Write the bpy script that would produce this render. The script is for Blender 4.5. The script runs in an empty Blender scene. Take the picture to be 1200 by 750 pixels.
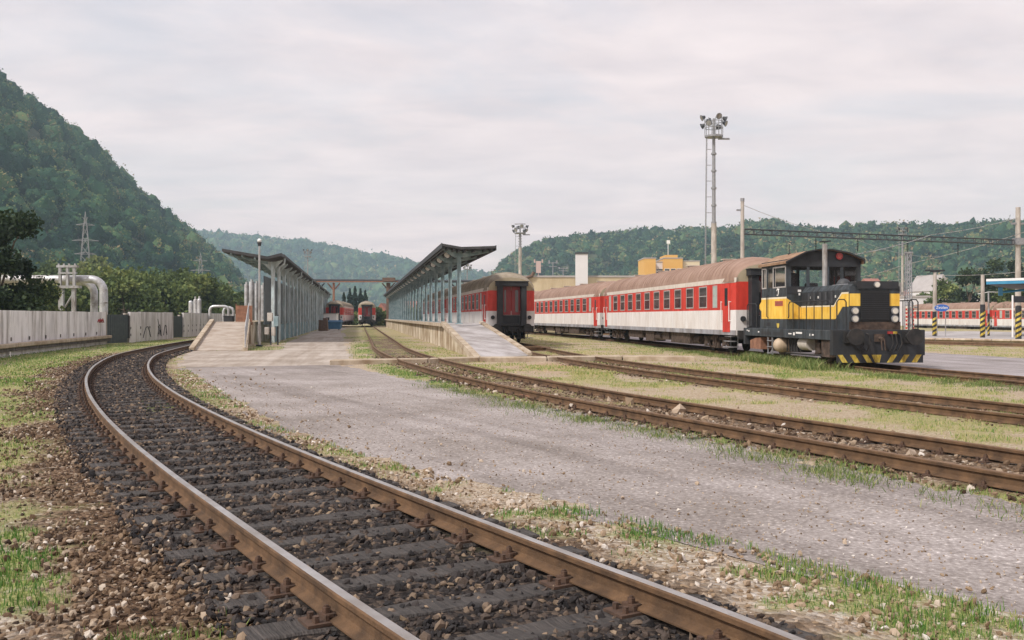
import bpy, math, random
import numpy as np
from mathutils import Vector, Matrix

random.seed(7)
rng = np.random.default_rng(7)
scene = bpy.context.scene
C = scene.collection
F, HZ, EYE = 1140.0, 371.5, 1.65

# ------------------------------------------------------------------ camera
cam = bpy.data.objects.new('camera', bpy.data.cameras.new('camera'))
C.objects.link(cam)
cam.location = (0, 0, EYE)
cam.rotation_euler = (math.radians(90), 0, 0)
cam.data.lens = 36 * F / 1200
cam.data.shift_y = -(375 - HZ) / 1200
cam.data.clip_start = 0.05
cam.data.clip_end = 20000
scene.camera = cam

# ------------------------------------------------------------------ world, sun
SUN_EL, SUN_AZ = math.radians(46), math.radians(-128)     # on the left, a little behind the camera
w = bpy.data.worlds.new('World'); scene.world = w; w.use_nodes = True
nt = w.node_tree; nt.nodes.clear()
N = nt.nodes.new; LK = nt.links.new
out = N('ShaderNodeOutputWorld'); bg = N('ShaderNodeBackground')
sky = N('ShaderNodeTexSky'); sky.sky_type = 'NISHITA'; sky.sun_disc = False
sky.sun_elevation = SUN_EL; sky.sun_rotation = SUN_AZ
sky.air_density = 1.3; sky.dust_density = 2.0
tc = N('ShaderNodeTexCoord'); sep = N('ShaderNodeSeparateXYZ'); LK(tc.outputs['Generated'], sep.inputs[0])
mx = N('ShaderNodeMath'); mx.operation = 'MAXIMUM'; mx.inputs[1].default_value = 0.0; LK(sep.outputs[2], mx.inputs[0])
ad = N('ShaderNodeMath'); ad.operation = 'ADD'; ad.inputs[1].default_value = 0.12; LK(mx.outputs[0], ad.inputs[0])
dv = N('ShaderNodeVectorMath'); dv.operation = 'DIVIDE'; LK(tc.outputs['Generated'], dv.inputs[0])
cb = N('ShaderNodeCombineXYZ')
for i in range(3): LK(ad.outputs[0], cb.inputs[i])
LK(cb.outputs[0], dv.inputs[1])
def wnoise(scale, sx, sy, det, dist):
    mp = N('ShaderNodeMapping'); mp.inputs['Scale'].default_value = (sx, sy, 0.0)
    mp.inputs['Rotation'].default_value = (0, 0, 0.35)
    LK(dv.outputs[0], mp.inputs[0])
    n = N('ShaderNodeTexNoise'); n.inputs['Scale'].default_value = scale; n.inputs['Detail'].default_value = det
    n.inputs['Roughness'].default_value = 0.58; n.inputs['Distortion'].default_value = dist
    LK(mp.outputs[0], n.inputs['Vector']); return n
n1 = wnoise(0.62, 1.0, 1.25, 9, 0.5)
n2 = wnoise(2.3, 1.0, 1.45, 9, 0.4)
cover = N('ShaderNodeValToRGB'); cover.color_ramp.elements[0].position = 0.34; cover.color_ramp.elements[1].position = 0.52
cover.color_ramp.elements[0].color = (.62, .62, .62, 1); cover.color_ramp.elements[1].color = (1, 1, 1, 1)
LK(n1.outputs['Fac'], cover.inputs[0])
tone = N('ShaderNodeValToRGB')
tone.color_ramp.elements[0].position = 0.30; tone.color_ramp.elements[0].color = (5.75, 5.15, 5.3, 1)
tone.color_ramp.elements[1].position = 0.72; tone.color_ramp.elements[1].color = (7.4, 6.6, 6.55, 1)
LK(n2.outputs['Fac'], tone.inputs[0])
mixc = N('ShaderNodeMixRGB'); LK(cover.outputs[0], mixc.inputs[0]); LK(sky.outputs[0], mixc.inputs[1]); LK(tone.outputs[0], mixc.inputs[2])
glow = N('ShaderNodeValToRGB'); glow.color_ramp.elements[0].position = 0.0; glow.color_ramp.elements[0].color = (.925,.80,.735,1)
glow.color_ramp.elements[1].position = .42; glow.color_ramp.elements[1].color = (.745,.745,.75,1)
LK(mx.outputs[0], glow.inputs[0])
warm = N('ShaderNodeMixRGB'); warm.blend_type = 'MULTIPLY'; warm.inputs[0].default_value = 1; LK(mixc.outputs[0], warm.inputs[1]); LK(glow.outputs[0], warm.inputs[2])
LK(warm.outputs[0], bg.inputs[0]); bg.inputs[1].default_value = 0.135
LK(bg.outputs[0], out.inputs[0])

sun = bpy.data.objects.new('sun', bpy.data.lights.new('sun', 'SUN')); C.objects.link(sun)
sun.data.energy = 2.9; sun.data.angle = math.radians(7); sun.data.color = (1.0, 0.95, 0.88)
d = Vector((math.sin(SUN_AZ) * math.cos(SUN_EL), math.cos(SUN_AZ) * math.cos(SUN_EL), math.sin(SUN_EL)))
sun.rotation_euler = d.to_track_quat('Z', 'Y').to_euler()
scene.view_settings.view_transform = 'Standard'
scene.view_settings.look = 'None'
scene.view_settings.exposure = 0.52
scene.view_settings.gamma = 1
scene.render.resolution_x, scene.render.resolution_y = 1024, 640
scene.cycles.max_bounces = 6
scene.cycles.volume_bounces = 1

# ------------------------------------------------------------------ helpers
def tag(o, label=None, cat=None, group=None, kind=None):
    for k, v in (('label', label), ('category', cat), ('group', group), ('kind', kind)):
        if v: o[k] = v
    return o
def empty(name, loc, rz=0, label=None, cat=None, group=None):
    o = bpy.data.objects.new(name, None); C.objects.link(o)
    o.location = loc; o.rotation_euler = (0, 0, rz)
    return tag(o, label, cat, group)
def kids(o): return [c for c in bpy.data.objects if c.parent == o]
def copy_tree(o, parent=None):
    c = o.copy(); C.objects.link(c)
    if parent is not None: c.parent = parent
    for ch in kids(o): copy_tree(ch, c)
    return c
def at(x, y, Y):            # a pixel of the 1200 wide photograph at depth Y, as a point
    return Vector(((x - 600) / F * Y, Y, EYE - (y - HZ) / F * Y))
def gx(x, Y): return (x - 600) / F * Y
def gz(y, Y): return EYE - (y - HZ) / F * Y

class MB:
    def __init__(s): s.v = []; s.f = []; s.m = []
    def add(s, vs, fs, m=0):
        b = len(s.v); s.v += [tuple(p) for p in vs]
        s.f += [tuple(i + b for i in f) for f in fs]; s.m += [m] * len(fs); return s
    def box(s, x0, x1, y0, y1, z0, z1, m=0):
        return s.add([(x0,y0,z0),(x1,y0,z0),(x1,y1,z0),(x0,y1,z0),(x0,y0,z1),(x1,y0,z1),(x1,y1,z1),(x0,y1,z1)],
                     [(0,3,2,1),(4,5,6,7),(0,1,5,4),(1,2,6,5),(2,3,7,6),(3,0,4,7)], m)
    def tube(s, path, r, n=10, m=0, cap=True, r2=None):
        P = [Vector(p) for p in path]; vs = []; k = len(P)
        up = None
        for i, p in enumerate(P):
            t = (P[min(i+1, k-1)] - P[max(i-1, 0)]).normalized()
            if up is None:
                up = Vector((0,0,1)) if abs(t.z) < .9 else Vector((1,0,0))
            a = t.cross(up).normalized(); b = a.cross(t).normalized(); up = b
            rr = r if r2 is None else r + (r2 - r) * i / (k - 1)
            for j in range(n):
                q = 2 * math.pi * j / n
                vs.append(p + a * (rr * math.cos(q)) + b * (rr * math.sin(q)))
        fs = [(i*n+j, i*n+(j+1) % n, (i+1)*n+(j+1) % n, (i+1)*n+j) for i in range(k-1) for j in range(n)]
        if cap: fs += [tuple(range(n-1, -1, -1)), tuple((k-1)*n + j for j in range(n))]
        return s.add(vs, fs, m)
    def bar(s, p, q, w, h=None, m=0):
        return s.tube([p, q], w * .7071, 4, m)
    def prism(s, poly, axis, a, b, m=0):
        # poly of (u,v); axis 'x': (a,u,v) 'y': (u,a,v) 'z': (u,v,a)
        g = {'x': lambda u, v, t: (t, u, v), 'y': lambda u, v, t: (u, t, v), 'z': lambda u, v, t: (u, v, t)}[axis]
        n = len(poly); vs = [g(u, v, a) for u, v in poly] + [g(u, v, b) for u, v in poly]
        fs = [tuple(range(n)), tuple(range(2*n-1, n-1, -1))] + [(i, n+i, n+(i+1) % n, (i+1) % n) for i in range(n)]
        return s.add(vs, fs, m)
    def loft(s, secs, m=0, closed=True, cap=True):
        n = len(secs[0]); vs = [p for q in secs for p in q]
        fs = []
        for i in range(len(secs)-1):
            for j in range(n if closed else n-1):
                fs.append((i*n+j, i*n+(j+1) % n, (i+1)*n+(j+1) % n, (i+1)*n+j))
        if cap and closed: fs += [tuple(range(n-1, -1, -1)), tuple((len(secs)-1)*n+j for j in range(n))]
        return s.add(vs, fs, m)
    def sphere(s, c, r, n=10, k=7, m=0, sz=1.0):
        vs = []; fs = []
        for i in range(k+1):
            ph = math.pi * i / k
            for j in range(n):
                q = 2*math.pi*j/n
                vs.append((c[0]+r*math.sin(ph)*math.cos(q), c[1]+r*math.sin(ph)*math.sin(q), c[2]+sz*r*math.cos(ph)))
        fs = [(i*n+j, (i+1)*n+j, (i+1)*n+(j+1) % n, i*n+(j+1) % n) for i in range(k) for j in range(n)]
        return s.add(vs, fs, m)
    def build(s, name, mats, parent=None, smooth=False, bevel=0, loc=None):
        me = bpy.data.meshes.new(name); me.from_pydata(s.v, [], s.f)
        for mt in (mats if isinstance(mats, (list, tuple)) else [mats]): me.materials.append(mt)
        if len(me.polygons) == len(s.m): me.polygons.foreach_set('material_index', s.m)
        import bmesh
        bm = bmesh.new(); bm.from_mesh(me); bmesh.ops.recalc_face_normals(bm, faces=bm.faces)
        if bevel: 
            bmesh.ops.remove_doubles(bm, verts=bm.verts, dist=1e-5)
            bmesh.ops.bevel(bm, geom=[e for e in bm.edges if e.is_manifold and e.calc_face_angle(0) > .6], offset=bevel, segments=1, affect='EDGES')
        bm.to_mesh(me); bm.free()
        if smooth:
            me.polygons.foreach_set('use_smooth', [True]*len(me.polygons))
            try: me.set_sharp_from_angle(angle=math.radians(40))
            except Exception: pass
        me.update()
        o = bpy.data.objects.new(name, me); C.objects.link(o)
        if parent is not None: o.parent = parent
        if loc is not None: o.location = loc
        return o

def npmesh(name, V, Fc, mats, attrs=None, parent=None, k=3):
    me = bpy.data.meshes.new(name)
    me.vertices.add(len(V)); me.vertices.foreach_set('co', np.ascontiguousarray(V, np.float32).ravel())
    nf = len(Fc); me.loops.add(nf*k); me.loops.foreach_set('vertex_index', np.ascontiguousarray(Fc, np.int32).ravel())
    me.polygons.add(nf); me.polygons.foreach_set('loop_start', np.arange(nf, dtype=np.int32)*k)
    me.polygons.foreach_set('loop_total', np.full(nf, k, np.int32))
    for mt in (mats if isinstance(mats, (list, tuple)) else [mats]): me.materials.append(mt)
    for an, av in (attrs or {}).items():
        a = me.attributes.new(an, 'FLOAT', 'POINT'); a.data.foreach_set('value', np.ascontiguousarray(av, np.float32))
    me.update(calc_edges=True)
    me.polygons.foreach_set('use_smooth', np.zeros(nf, bool)); me.update()
    o = bpy.data.objects.new(name, me); C.objects.link(o)
    if parent is not None: o.parent = parent
    return o

_perm = np.random.default_rng(3).random((257, 257)); 
def vnoise(x, y):
    x = np.asarray(x, float); y = np.asarray(y, float)
    xi = np.floor(x).astype(int); yi = np.floor(y).astype(int); fx = x-xi; fy = y-yi
    fx = fx*fx*(3-2*fx); fy = fy*fy*(3-2*fy)
    g = lambda a, b: _perm[a % 256, b % 256]
    return (g(xi,yi)*(1-fx)+g(xi+1,yi)*fx)*(1-fy)+(g(xi,yi+1)*(1-fx)+g(xi+1,yi+1)*fx)*fy
def fbm(x, y, o=4):
    s = 0; a = .5; t = 0
    for i in range(o):
        s = s + a*vnoise(x*2**i+17.3*i, y*2**i+5.1*i); t += a; a *= .5
    return s/t
def sstep(a, b, x):
    t = np.clip((x-a)/(b-a), 0, 1); return t*t*(3-2*t)

def dist_poly(px, py, path):
    # distance to a polyline and signed side (right of travel positive)
    best = np.full(px.shape, 1e9); side = np.zeros(px.shape)
    for (x0, y0), (x1, y1) in zip(path[:-1], path[1:]):
        dx, dy = x1-x0, y1-y0; L2 = dx*dx+dy*dy
        t = np.clip(((px-x0)*dx+(py-y0)*dy)/L2, 0, 1)
        ex = px-(x0+t*dx); ey = py-(y0+t*dy); dd = np.hypot(ex, ey)
        m = dd < best; best[m] = dd[m]; side[m] = np.sign(ex*dy-ey*dx)[m]
    return best, side
def inside(px, py, poly):
    r = np.zeros(px.shape, bool); n = len(poly)
    for i in range(n):
        x0, y0 = poly[i]; x1, y1 = poly[(i+1) % n]
        if y0 == y1: continue
        c = ((y0 > py) != (y1 > py)) & (px < (x1-x0)*(py-y0)/(y1-y0)+x0)
        r ^= c
    return r
def smooth_path(pts, step):
    P = np.array(pts, float); out = []
    for i in range(len(P)-1):
        p0 = P[max(i-1,0)]; p1 = P[i]; p2 = P[i+1]; p3 = P[min(i+2,len(P)-1)]
        n = max(2, int(np.hypot(*(p2-p1))/step))
        for j in range(n):
            t = j/n
            out.append(.5*((2*p1)+(-p0+p2)*t+(2*p0-5*p1+4*p2-p3)*t*t+(-p0+3*p1-3*p2+p3)*t**3))
    out.append(P[-1]); out = np.array(out)
    # equal arc length
    s = np.r_[0, np.cumsum(np.hypot(*np.diff(out, axis=0).T))]
    q = np.arange(0, s[-1], step)
    return np.c_[np.interp(q, s, out[:,0]), np.interp(q, s, out[:,1])]
def offset_path(P, d):
    t = np.gradient(P, axis=0); t /= np.hypot(t[:,0], t[:,1])[:,None]
    return P + np.c_[t[:,1], -t[:,0]]*d

# ------------------------------------------------------------------ materials
MAT = {}
def mat(name, c1, c2=None, scale=4, rough=.7, metal=0, bump=0, c3=None, bscale=None, detail=6, lo=.35, hi=.65, stretch=(1,1,1), obj=True, spec=.5):
    m = bpy.data.materials.new(name); m.use_nodes = True; t = m.node_tree; b = t.nodes['Principled BSDF']
    b.inputs['Roughness'].default_value = rough; b.inputs['Metallic'].default_value = metal
    b.inputs['Specular IOR Level'].default_value = spec
    tc = t.nodes.new('ShaderNodeTexCoord'); mp = t.nodes.new('ShaderNodeMapping'); mp.inputs['Scale'].default_value = stretch
    t.links.new(tc.outputs['Object'], mp.inputs[0])
    n = t.nodes.new('ShaderNodeTexNoise'); n.inputs['Scale'].default_value = scale; n.inputs['Detail'].default_value = detail; n.inputs['Roughness'].default_value = .6
    t.links.new(mp.outputs[0], n.inputs['Vector'])
    r = t.nodes.new('ShaderNodeValToRGB'); e = r.color_ramp.elements
    e[0].position = lo; e[1].position = hi; e[0].color = (*c1, 1); e[1].color = (*(c2 or tuple(min(1, v*1.25) for v in c1)), 1)
    if c3: k = e.new(min(.99, hi+.08)); k.color = (*c3, 1)
    t.links.new(n.outputs['Fac'], r.inputs[0]); t.links.new(r.outputs[0], b.inputs['Base Color'])
    if bump:
        n2 = t.nodes.new('ShaderNodeTexNoise'); n2.inputs['Scale'].default_value = bscale or scale*6; n2.inputs['Detail'].default_value = 5
        t.links.new(mp.outputs[0], n2.inputs['Vector'])
        bp = t.nodes.new('ShaderNodeBump'); bp.inputs['Strength'].default_value = bump; bp.inputs['Distance'].default_value = .02
        t.links.new(n2.outputs['Fac'], bp.inputs['Height']); t.links.new(bp.outputs[0], b.inputs['Normal'])
    MAT[name] = m; return m

def attr_mat(name, ramp, attr='v', rough=.85, bump=0, bscale=30, hue=None, trans=0, spec=.3):
    m = bpy.data.materials.new(name); m.use_nodes = True; t = m.node_tree; b = t.nodes['Principled BSDF']
    b.inputs['Roughness'].default_value = rough; b.inputs['Specular IOR Level'].default_value = spec
    a = t.nodes.new('ShaderNodeAttribute'); a.attribute_name = attr
    r = t.nodes.new('ShaderNodeValToRGB'); e = r.color_ramp.elements
    e[0].position = ramp[0][0]; e[0].color = (*ramp[0][1], 1); e[1].position = ramp[-1][0]; e[1].color = (*ramp[-1][1], 1)
    for p, c in ramp[1:-1]: k = e.new(p); k.color = (*c, 1)
    t.links.new(a.outputs['Fac'], r.inputs[0]); col = r.outputs[0]
    if hue:
        tc = t.nodes.new('ShaderNodeTexCoord'); n = t.nodes.new('ShaderNodeTexNoise'); n.inputs['Scale'].default_value = hue[0]; n.inputs['Detail'].default_value = 4
        t.links.new(tc.outputs['Object'], n.inputs['Vector'])
        r2 = t.nodes.new('ShaderNodeValToRGB'); r2.color_ramp.elements[0].position = .35; r2.color_ramp.elements[1].position = .65
        r2.color_ramp.elements[0].color = (*hue[1], 1); r2.color_ramp.elements[1].color = (*hue[2], 1)
        t.links.new(n.outputs['Fac'], r2.inputs[0])
        mm = t.nodes.new('ShaderNodeMixRGB'); mm.blend_type = 'MULTIPLY'; mm.inputs[0].default_value = 1
        t.links.new(col, mm.inputs[1]); t.links.new(r2.outputs[0], mm.inputs[2]); col = mm.outputs[0]
    t.links.new(col, b.inputs['Base Color'])
    if bump:
        tc = t.nodes.new('ShaderNodeTexCoord'); n2 = t.nodes.new('ShaderNodeTexNoise'); n2.inputs['Scale'].default_value = bscale; n2.inputs['Detail'].default_value = 4
        t.links.new(tc.outputs['Object'], n2.inputs['Vector'])
        bp = t.nodes.new('ShaderNodeBump'); bp.inputs['Strength'].default_value = bump; bp.inputs['Distance'].default_value = .5/bscale
        t.links.new(n2.outputs['Fac'], bp.inputs['Height']); t.links.new(bp.outputs[0], b.inputs['Normal'])
    if trans:
        tr = t.nodes.new('ShaderNodeBsdfTranslucent'); ms = t.nodes.new('ShaderNodeMixShader'); ms.inputs[0].default_value = trans
        t.links.new(col, tr.inputs[0]); o = t.nodes['Material Output']
        t.links.new(b.outputs[0], ms.inputs[1]); t.links.new(tr.outputs[0], ms.inputs[2]); t.links.new(ms.outputs[0], o.inputs[0])
    MAT[name] = m; return m

mat('rail_side', (.065,.036,.018), (.155,.086,.042), 5, .85, 0, .3, bscale=60)
mat('rail_top', (.48,.46,.45), (.30,.26,.23), 3, .32, .7, .1, bscale=80)
mat('rail_rust', (.22,.13,.075), (.13,.075,.042), 5, .75, .2, .2)
mat('sleeper_wood', (.036,.031,.029), (.085,.072,.065), 3, .85, 0, .9, stretch=(1,12,8), bscale=6)
mat('fastening_steel', (.045,.028,.02), (.10,.055,.035), 20, .8, 0, .3)
mat('concrete', (.42,.38,.34), (.52,.47,.42), 1.2, .9, 0, .3)
mat('concrete_wall', (.50,.48,.485), (.68,.66,.67), 1.3, .9, 0, .4, c3=(.78,.76,.77), stretch=(.9,.9,.35), lo=.28, hi=.44)
mat('wall_dark', (.05,.045,.04), (.16,.14,.13), 3, .95, 0, .4)
mat('curb', (.40,.33,.25), (.52,.44,.34), 2.0, .9, 0, .5, bscale=9)
mat('platform_plaster', (.42,.33,.22), (.62,.55,.44), .9, .9, 0, .5, c3=(.70,.66,.60), stretch=(1,1,.6), bscale=6)
mat('ramp_surface', (.36,.34,.34), (.46,.43,.43), .8, .9, 0, .3, bscale=20)
mat('ramp_warm', (.37,.31,.26), (.45,.39,.335), 1.2, .9, 0, .3, stretch=(.4,2,1))
mat('slab_road', (.36,.31,.26), (.46,.40,.34), .7, .92, 0, .3, c3=(.50,.44,.38))
mat('roofing', (.030,.029,.031), (.06,.057,.058), 2, .8)
mat('dark_steel', (.034,.037,.042), (.06,.062,.068), 6, .6)
mat('grey_steel', (.22,.22,.23), (.32,.32,.33), 4, .55, .3)
mat('galv', (.42,.43,.44), (.55,.56,.57), 3, .4, .6)
mat('pale_blue', (.44,.54,.56), (.60,.68,.70), 2.2, .7, 0, .1, c3=(.68,.73,.74), stretch=(3,3,.5))
mat('teal_paint', (.09,.17,.19), (.15,.25,.27), 2, .7)
mat('column_green', (.17,.25,.27), (.33,.42,.44), 3, .65)
mat('lamp_white', (.75,.74,.70), (.8,.8,.78), 2, .4)
mat('rusty', (.17,.075,.045), (.30,.15,.09), 4, .85, 0, .3)
mat('gate_green', (.05,.066,.072), (.075,.095,.10), 3, .6)
mat('mesh_grey', (.33,.35,.37), (.5,.5,.52), 12, .6)
mat('pipe_silver', (.50,.51,.53), (.66,.67,.69), 2, .35, .55, .15, bscale=3)
mat('coach_red', (.56,.035,.02), (.66,.05,.03), 1.5, .42, 0, 0)
mat('coach_dark_red', (.19,.018,.022), (.25,.028,.03), 1.5, .5)
mat('coach_white', (.68,.66,.65), (.78,.76,.75), 1.2, .45, stretch=(1,1,.4))
mat('coach_grey', (.30,.31,.35), (.38,.39,.43), 2, .5)
mat('coach_roof', (.25,.155,.115), (.33,.22,.17), .5, .75, c3=(.38,.27,.215), stretch=(.4,6,.4), lo=.3, hi=.6)
mat('coach_roof_grey', (.24,.20,.15), (.34,.29,.22), .5, .75, c3=(.38,.33,.26), stretch=(.4,5,.4))
mat('roof_cream', (.50,.44,.38), (.62,.56,.49), 1.5, .7, stretch=(1,3,1))
mat('roof_ochre', (.33,.27,.17), (.43,.37,.26), 1.5, .7)
mat('under_black', (.012,.012,.013), (.035,.030,.028), 5, .85)
mat('under_brown', (.05,.035,.028), (.12,.08,.06), 5, .85)
mat('rubber', (.012,.013,.016), (.025,.026,.030), 4, .7)
mat('window_glass', (.02,.024,.028), (.06,.06,.06), 1.1, .06, spec=.8)
mat('window_frost', (.33,.42,.38), (.42,.5,.46), 2, .3)
mat('window_frame', (.42,.40,.38), (.55,.52,.5), 4, .4, .3)
mat('loco_grey', (.030,.040,.050), (.052,.066,.078), 3, .5)
mat('loco_dark', (.012,.015,.020), (.022,.026,.032), 3, .5)
mat('loco_yellow', (.80,.50,.06), (.88,.60,.11), 3, .5)
mat('cream_line', (.70,.62,.45), (.78,.70,.55), 3, .5)
mat('loco_roof', (.26,.15,.085), (.38,.25,.16), 1.5, .8)
mat('grille_black', (.008,.008,.009), (.014,.014,.015), 30, .8)
mat('lens', (.55,.52,.45), (.7,.66,.58), 5, .12)
mat('red_lens', (.26,.02,.02), (.34,.04,.04), 5, .2)
mat('hazard_yellow', (.68,.50,.05), (.78,.62,.14), 5, .6)
mat('white_paint', (.74,.72,.70), (.8,.79,.77), 3, .5)
mat('sign_blue', (.03,.12,.42), (.04,.14,.48), 3, .4)
mat('red_plate', (.36,.05,.04), (.42,.08,.06), 6, .5)
mat('tank_tan', (.40,.30,.20), (.5,.4,.3), 3, .6)
mat('tank_white', (.42,.38,.33), (.56,.52,.47), 3, .6)
mat('cream_build', (.52,.42,.27), (.60,.50,.34), .2, .85)
mat('tower_white', (.62,.60,.62), (.70,.68,.69), .2, .85)
mat('block_yellow', (.62,.34,.08), (.66,.38,.10), .2, .85)
mat('block_cream', (.62,.52,.36), (.66,.56,.4), .2, .85)
mat('pink_build', (.46,.34,.30), (.5,.38,.34), .2, .85)
mat('roof_red', (.26,.10,.075), (.32,.14,.10), .5, .85)
mat('roof_grey', (.34,.31,.30), (.4,.37,.36), .5, .85)
mat('dumpster_blue', (.03,.11,.22), (.05,.15,.27), 2, .6)
mat('trunk_bark', (.07,.05,.035), (.12,.09,.065), 3, .9, 0, .5)
mat('blue_trim', (.03,.20,.36), (.05,.26,.42), 2, .5)
mat('hedge_brown', (.10,.06,.04), (.16,.10,.07), 4, .9)
mat('hill_soil', (.04,.05,.02), (.06,.07,.03), .02, .95)
M = MAT
attr_mat('ballast_dark', [(0,(.012,.011,.012)),(.5,(.040,.034,.033)),(.85,(.095,.068,.052)),(1,(.26,.19,.13))], bump=.5, bscale=60)
attr_mat('ballast_brown', [(0,(.03,.018,.012)),(.35,(.11,.068,.04)),(.75,(.22,.15,.095)),(.95,(.36,.29,.22)),(1,(.6,.54,.48))], bump=.5, bscale=60)
attr_mat('ballast_pale', [(0,(.13,.085,.05)),(.4,(.27,.19,.12)),(.8,(.42,.33,.25)),(.93,(.50,.44,.38)),(1,(.66,.62,.58))], bump=.5, bscale=60)
attr_mat('grass_blade', [(0,(.05,.15,.03)),(.30,(.13,.25,.055)),(.60,(.34,.37,.12)),(1,(.62,.52,.28))], rough=.7, trans=.3)
attr_mat('weed_leaf', [(0,(.07,.12,.03)),(.5,(.15,.22,.06)),(.8,(.27,.31,.11)),(1,(.45,.40,.2))], rough=.7, trans=.3)
attr_mat('forest_leaf', [(0,(.006,.026,.018)),(.34,(.026,.068,.036)),(.60,(.075,.125,.055)),(.85,(.17,.18,.08)),(1,(.24,.18,.10))], rough=.9, bump=1, bscale=.9, hue=(.02,(.7,.8,.8),(1.35,1.25,1.1)), spec=.1)
attr_mat('leaf_dark', [(0,(.008,.018,.010)),(.6,(.025,.045,.016)),(1,(.07,.10,.03))], rough=.7, trans=.2)
attr_mat('leaf_mid', [(0,(.03,.055,.02)),(.6,(.11,.15,.045)),(1,(.25,.27,.085))], rough=.8, trans=.2)
attr_mat('leaf_spruce', [(0,(.008,.02,.014)),(.6,(.018,.04,.025)),(1,(.05,.08,.04))], rough=.8)

def grime(name, dark=(.55,.48,.42), scale=1.3, stretch=(1,1,.25), lo=.36, hi=.60, rust=None):
    m = MAT[name]; t = m.node_tree; b = t.nodes['Principled BSDF']; src = b.inputs['Base Color'].links[0].from_socket
    tc = t.nodes.new('ShaderNodeTexCoord'); mp = t.nodes.new('ShaderNodeMapping'); mp.inputs['Scale'].default_value = stretch; t.links.new(tc.outputs['Object'], mp.inputs[0])
    n = t.nodes.new('ShaderNodeTexNoise'); n.inputs['Scale'].default_value = scale; n.inputs['Detail'].default_value = 9; n.inputs['Roughness'].default_value = .68; t.links.new(mp.outputs[0], n.inputs['Vector'])
    r = t.nodes.new('ShaderNodeValToRGB'); r.color_ramp.elements[0].position = lo; r.color_ramp.elements[1].position = hi
    r.color_ramp.elements[0].color = (*dark, 1); r.color_ramp.elements[1].color = (1,1,1,1); t.links.new(n.outputs['Fac'], r.inputs[0])
    mm = t.nodes.new('ShaderNodeMixRGB'); mm.blend_type = 'MULTIPLY'; mm.inputs[0].default_value = 1
    t.links.new(src, mm.inputs[1]); t.links.new(r.outputs[0], mm.inputs[2]); t.links.new(mm.outputs[0], b.inputs['Base Color'])
    rr = t.nodes.new('ShaderNodeMapRange'); rr.inputs[3].default_value = .85; rr.inputs[4].default_value = b.inputs['Roughness'].default_value; t.links.new(n.outputs['Fac'], rr.inputs[0]); rr.inputs[1].default_value = lo; rr.inputs[2].default_value = hi
    t.links.new(rr.outputs[0], b.inputs['Roughness'])
grime('coach_white', (.80,.75,.71), 1.6); grime('coach_red', (.62,.60,.58), 1.4); grime('coach_grey'); grime('coach_roof', (.78,.74,.7), .8, (1,1,1)); grime('coach_roof_grey', (.6,.56,.5), 1.2, (1,1,1))
grime('loco_yellow', (.80,.70,.55), 3.0); grime('loco_grey', (.5,.42,.36), 3.0); grime('loco_dark', (1.6,1.3,1.1), 3.0); grime('loco_roof', (.55,.5,.45), 2, (1,1,1))
grime('hazard_yellow', (.35,.30,.25), 6, lo=.40, hi=.62); grime('pale_blue', (.62,.58,.53), 3.5, (1,1,.3)); grime('platform_plaster', (.5,.42,.33), .9, (1,1,.8)); grime('curb', (.6,.52,.44), 1.5, (1,1,1))
grime('concrete', (.6,.57,.53), 2); grime('concrete_wall', (.42,.39,.36), 1.5, (1,1,.14), .34, .50); grime('ramp_surface', (.7,.66,.62), .8, (1,1,1)); grime('ramp_warm', (.7,.64,.58), 1.2, (1,1,1)); grime('cream_build', (.75,.7,.65), .25); grime('galv', (.5,.42,.36), 2.5)
grime('pipe_silver', (.55,.5,.46), 1.2, (1,1,1)); grime('sleeper_wood', (.5,.5,.5), 4, (1,1,1)); grime('under_brown', (.4,.35,.3), 4, (1,1,1))

def clear_glass(name, tint=(.75,.82,.82), amt=.35):
    m = bpy.data.materials.new(name); m.use_nodes = True; t = m.node_tree
    o = t.nodes['Material Output']; t.nodes.remove(t.nodes['Principled BSDF'])
    tr = t.nodes.new('ShaderNodeBsdfTransparent'); tr.inputs[0].default_value = (*tint, 1)
    g = t.nodes.new('ShaderNodeBsdfGlossy'); g.inputs['Roughness'].default_value = .05
    mx = t.nodes.new('ShaderNodeMixShader'); fr = t.nodes.new('ShaderNodeFresnel'); fr.inputs[0].default_value = 1.25
    t.links.new(fr.outputs[0], mx.inputs[0]); t.links.new(tr.outputs[0], mx.inputs[1]); t.links.new(g.outputs[0], mx.inputs[2]); t.links.new(mx.outputs[0], o.inputs[0])
    M[name] = m
clear_glass('glass_clear', (.99,.99,.99))

# ================================================================== LAYOUT
PF = smooth_path([(5.2,-9),(4.3,-6),(3.3,-3),(2.2,.5),(1.45,2.4),(0.56,4.14),(-0.29,5.57),(-1.33,7.35),(-2.58,9.53),(-4.06,12.23),(-5.78,15.56),(-7.76,19.67),(-9.98,24.74),(-12.38,31.0),(-14.85,38.72),(-17.0,48.25),(-18.7,57),(-20.9,70),(-24.5,92),(-34,150),(-42,200)], .25)
PA = smooth_path([(12.5,-6),(9.6,0),(7.4,5.5),(5.45,9.43),(4.63,11.31),(3.66,13.50),(2.57,16.05),(1.39,19.03),(0.15,22.49),(-1.15,26.52),(-2.46,31.21),(-3.79,36.68),(-5.12,43.05),(-6.43,50.46),(-7.9,60),(-20.3,139),(-28,190)], .25)
PB = smooth_path([(15.5,-4),(12.2,5),(10.3,10.5),(8.33,15.11),(7.54,17.37),(6.66,19.93),(5.72,22.83),(4.75,26.11),(3.8,29.82),(2.85,34.02),(2.0,38.8),(1.25,44.2),(.55,50.3),(-.1,55),(-16.9,160),(-22,192)], .25)
PC = smooth_path([(24,-6),(19,4),(15.6,14),(13.6,20.5),(12.35,25.5),(11.47,30.4),(10.45,39.75),(7.4,67.7),(2.3,96),(-8,150)], .25)
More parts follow.
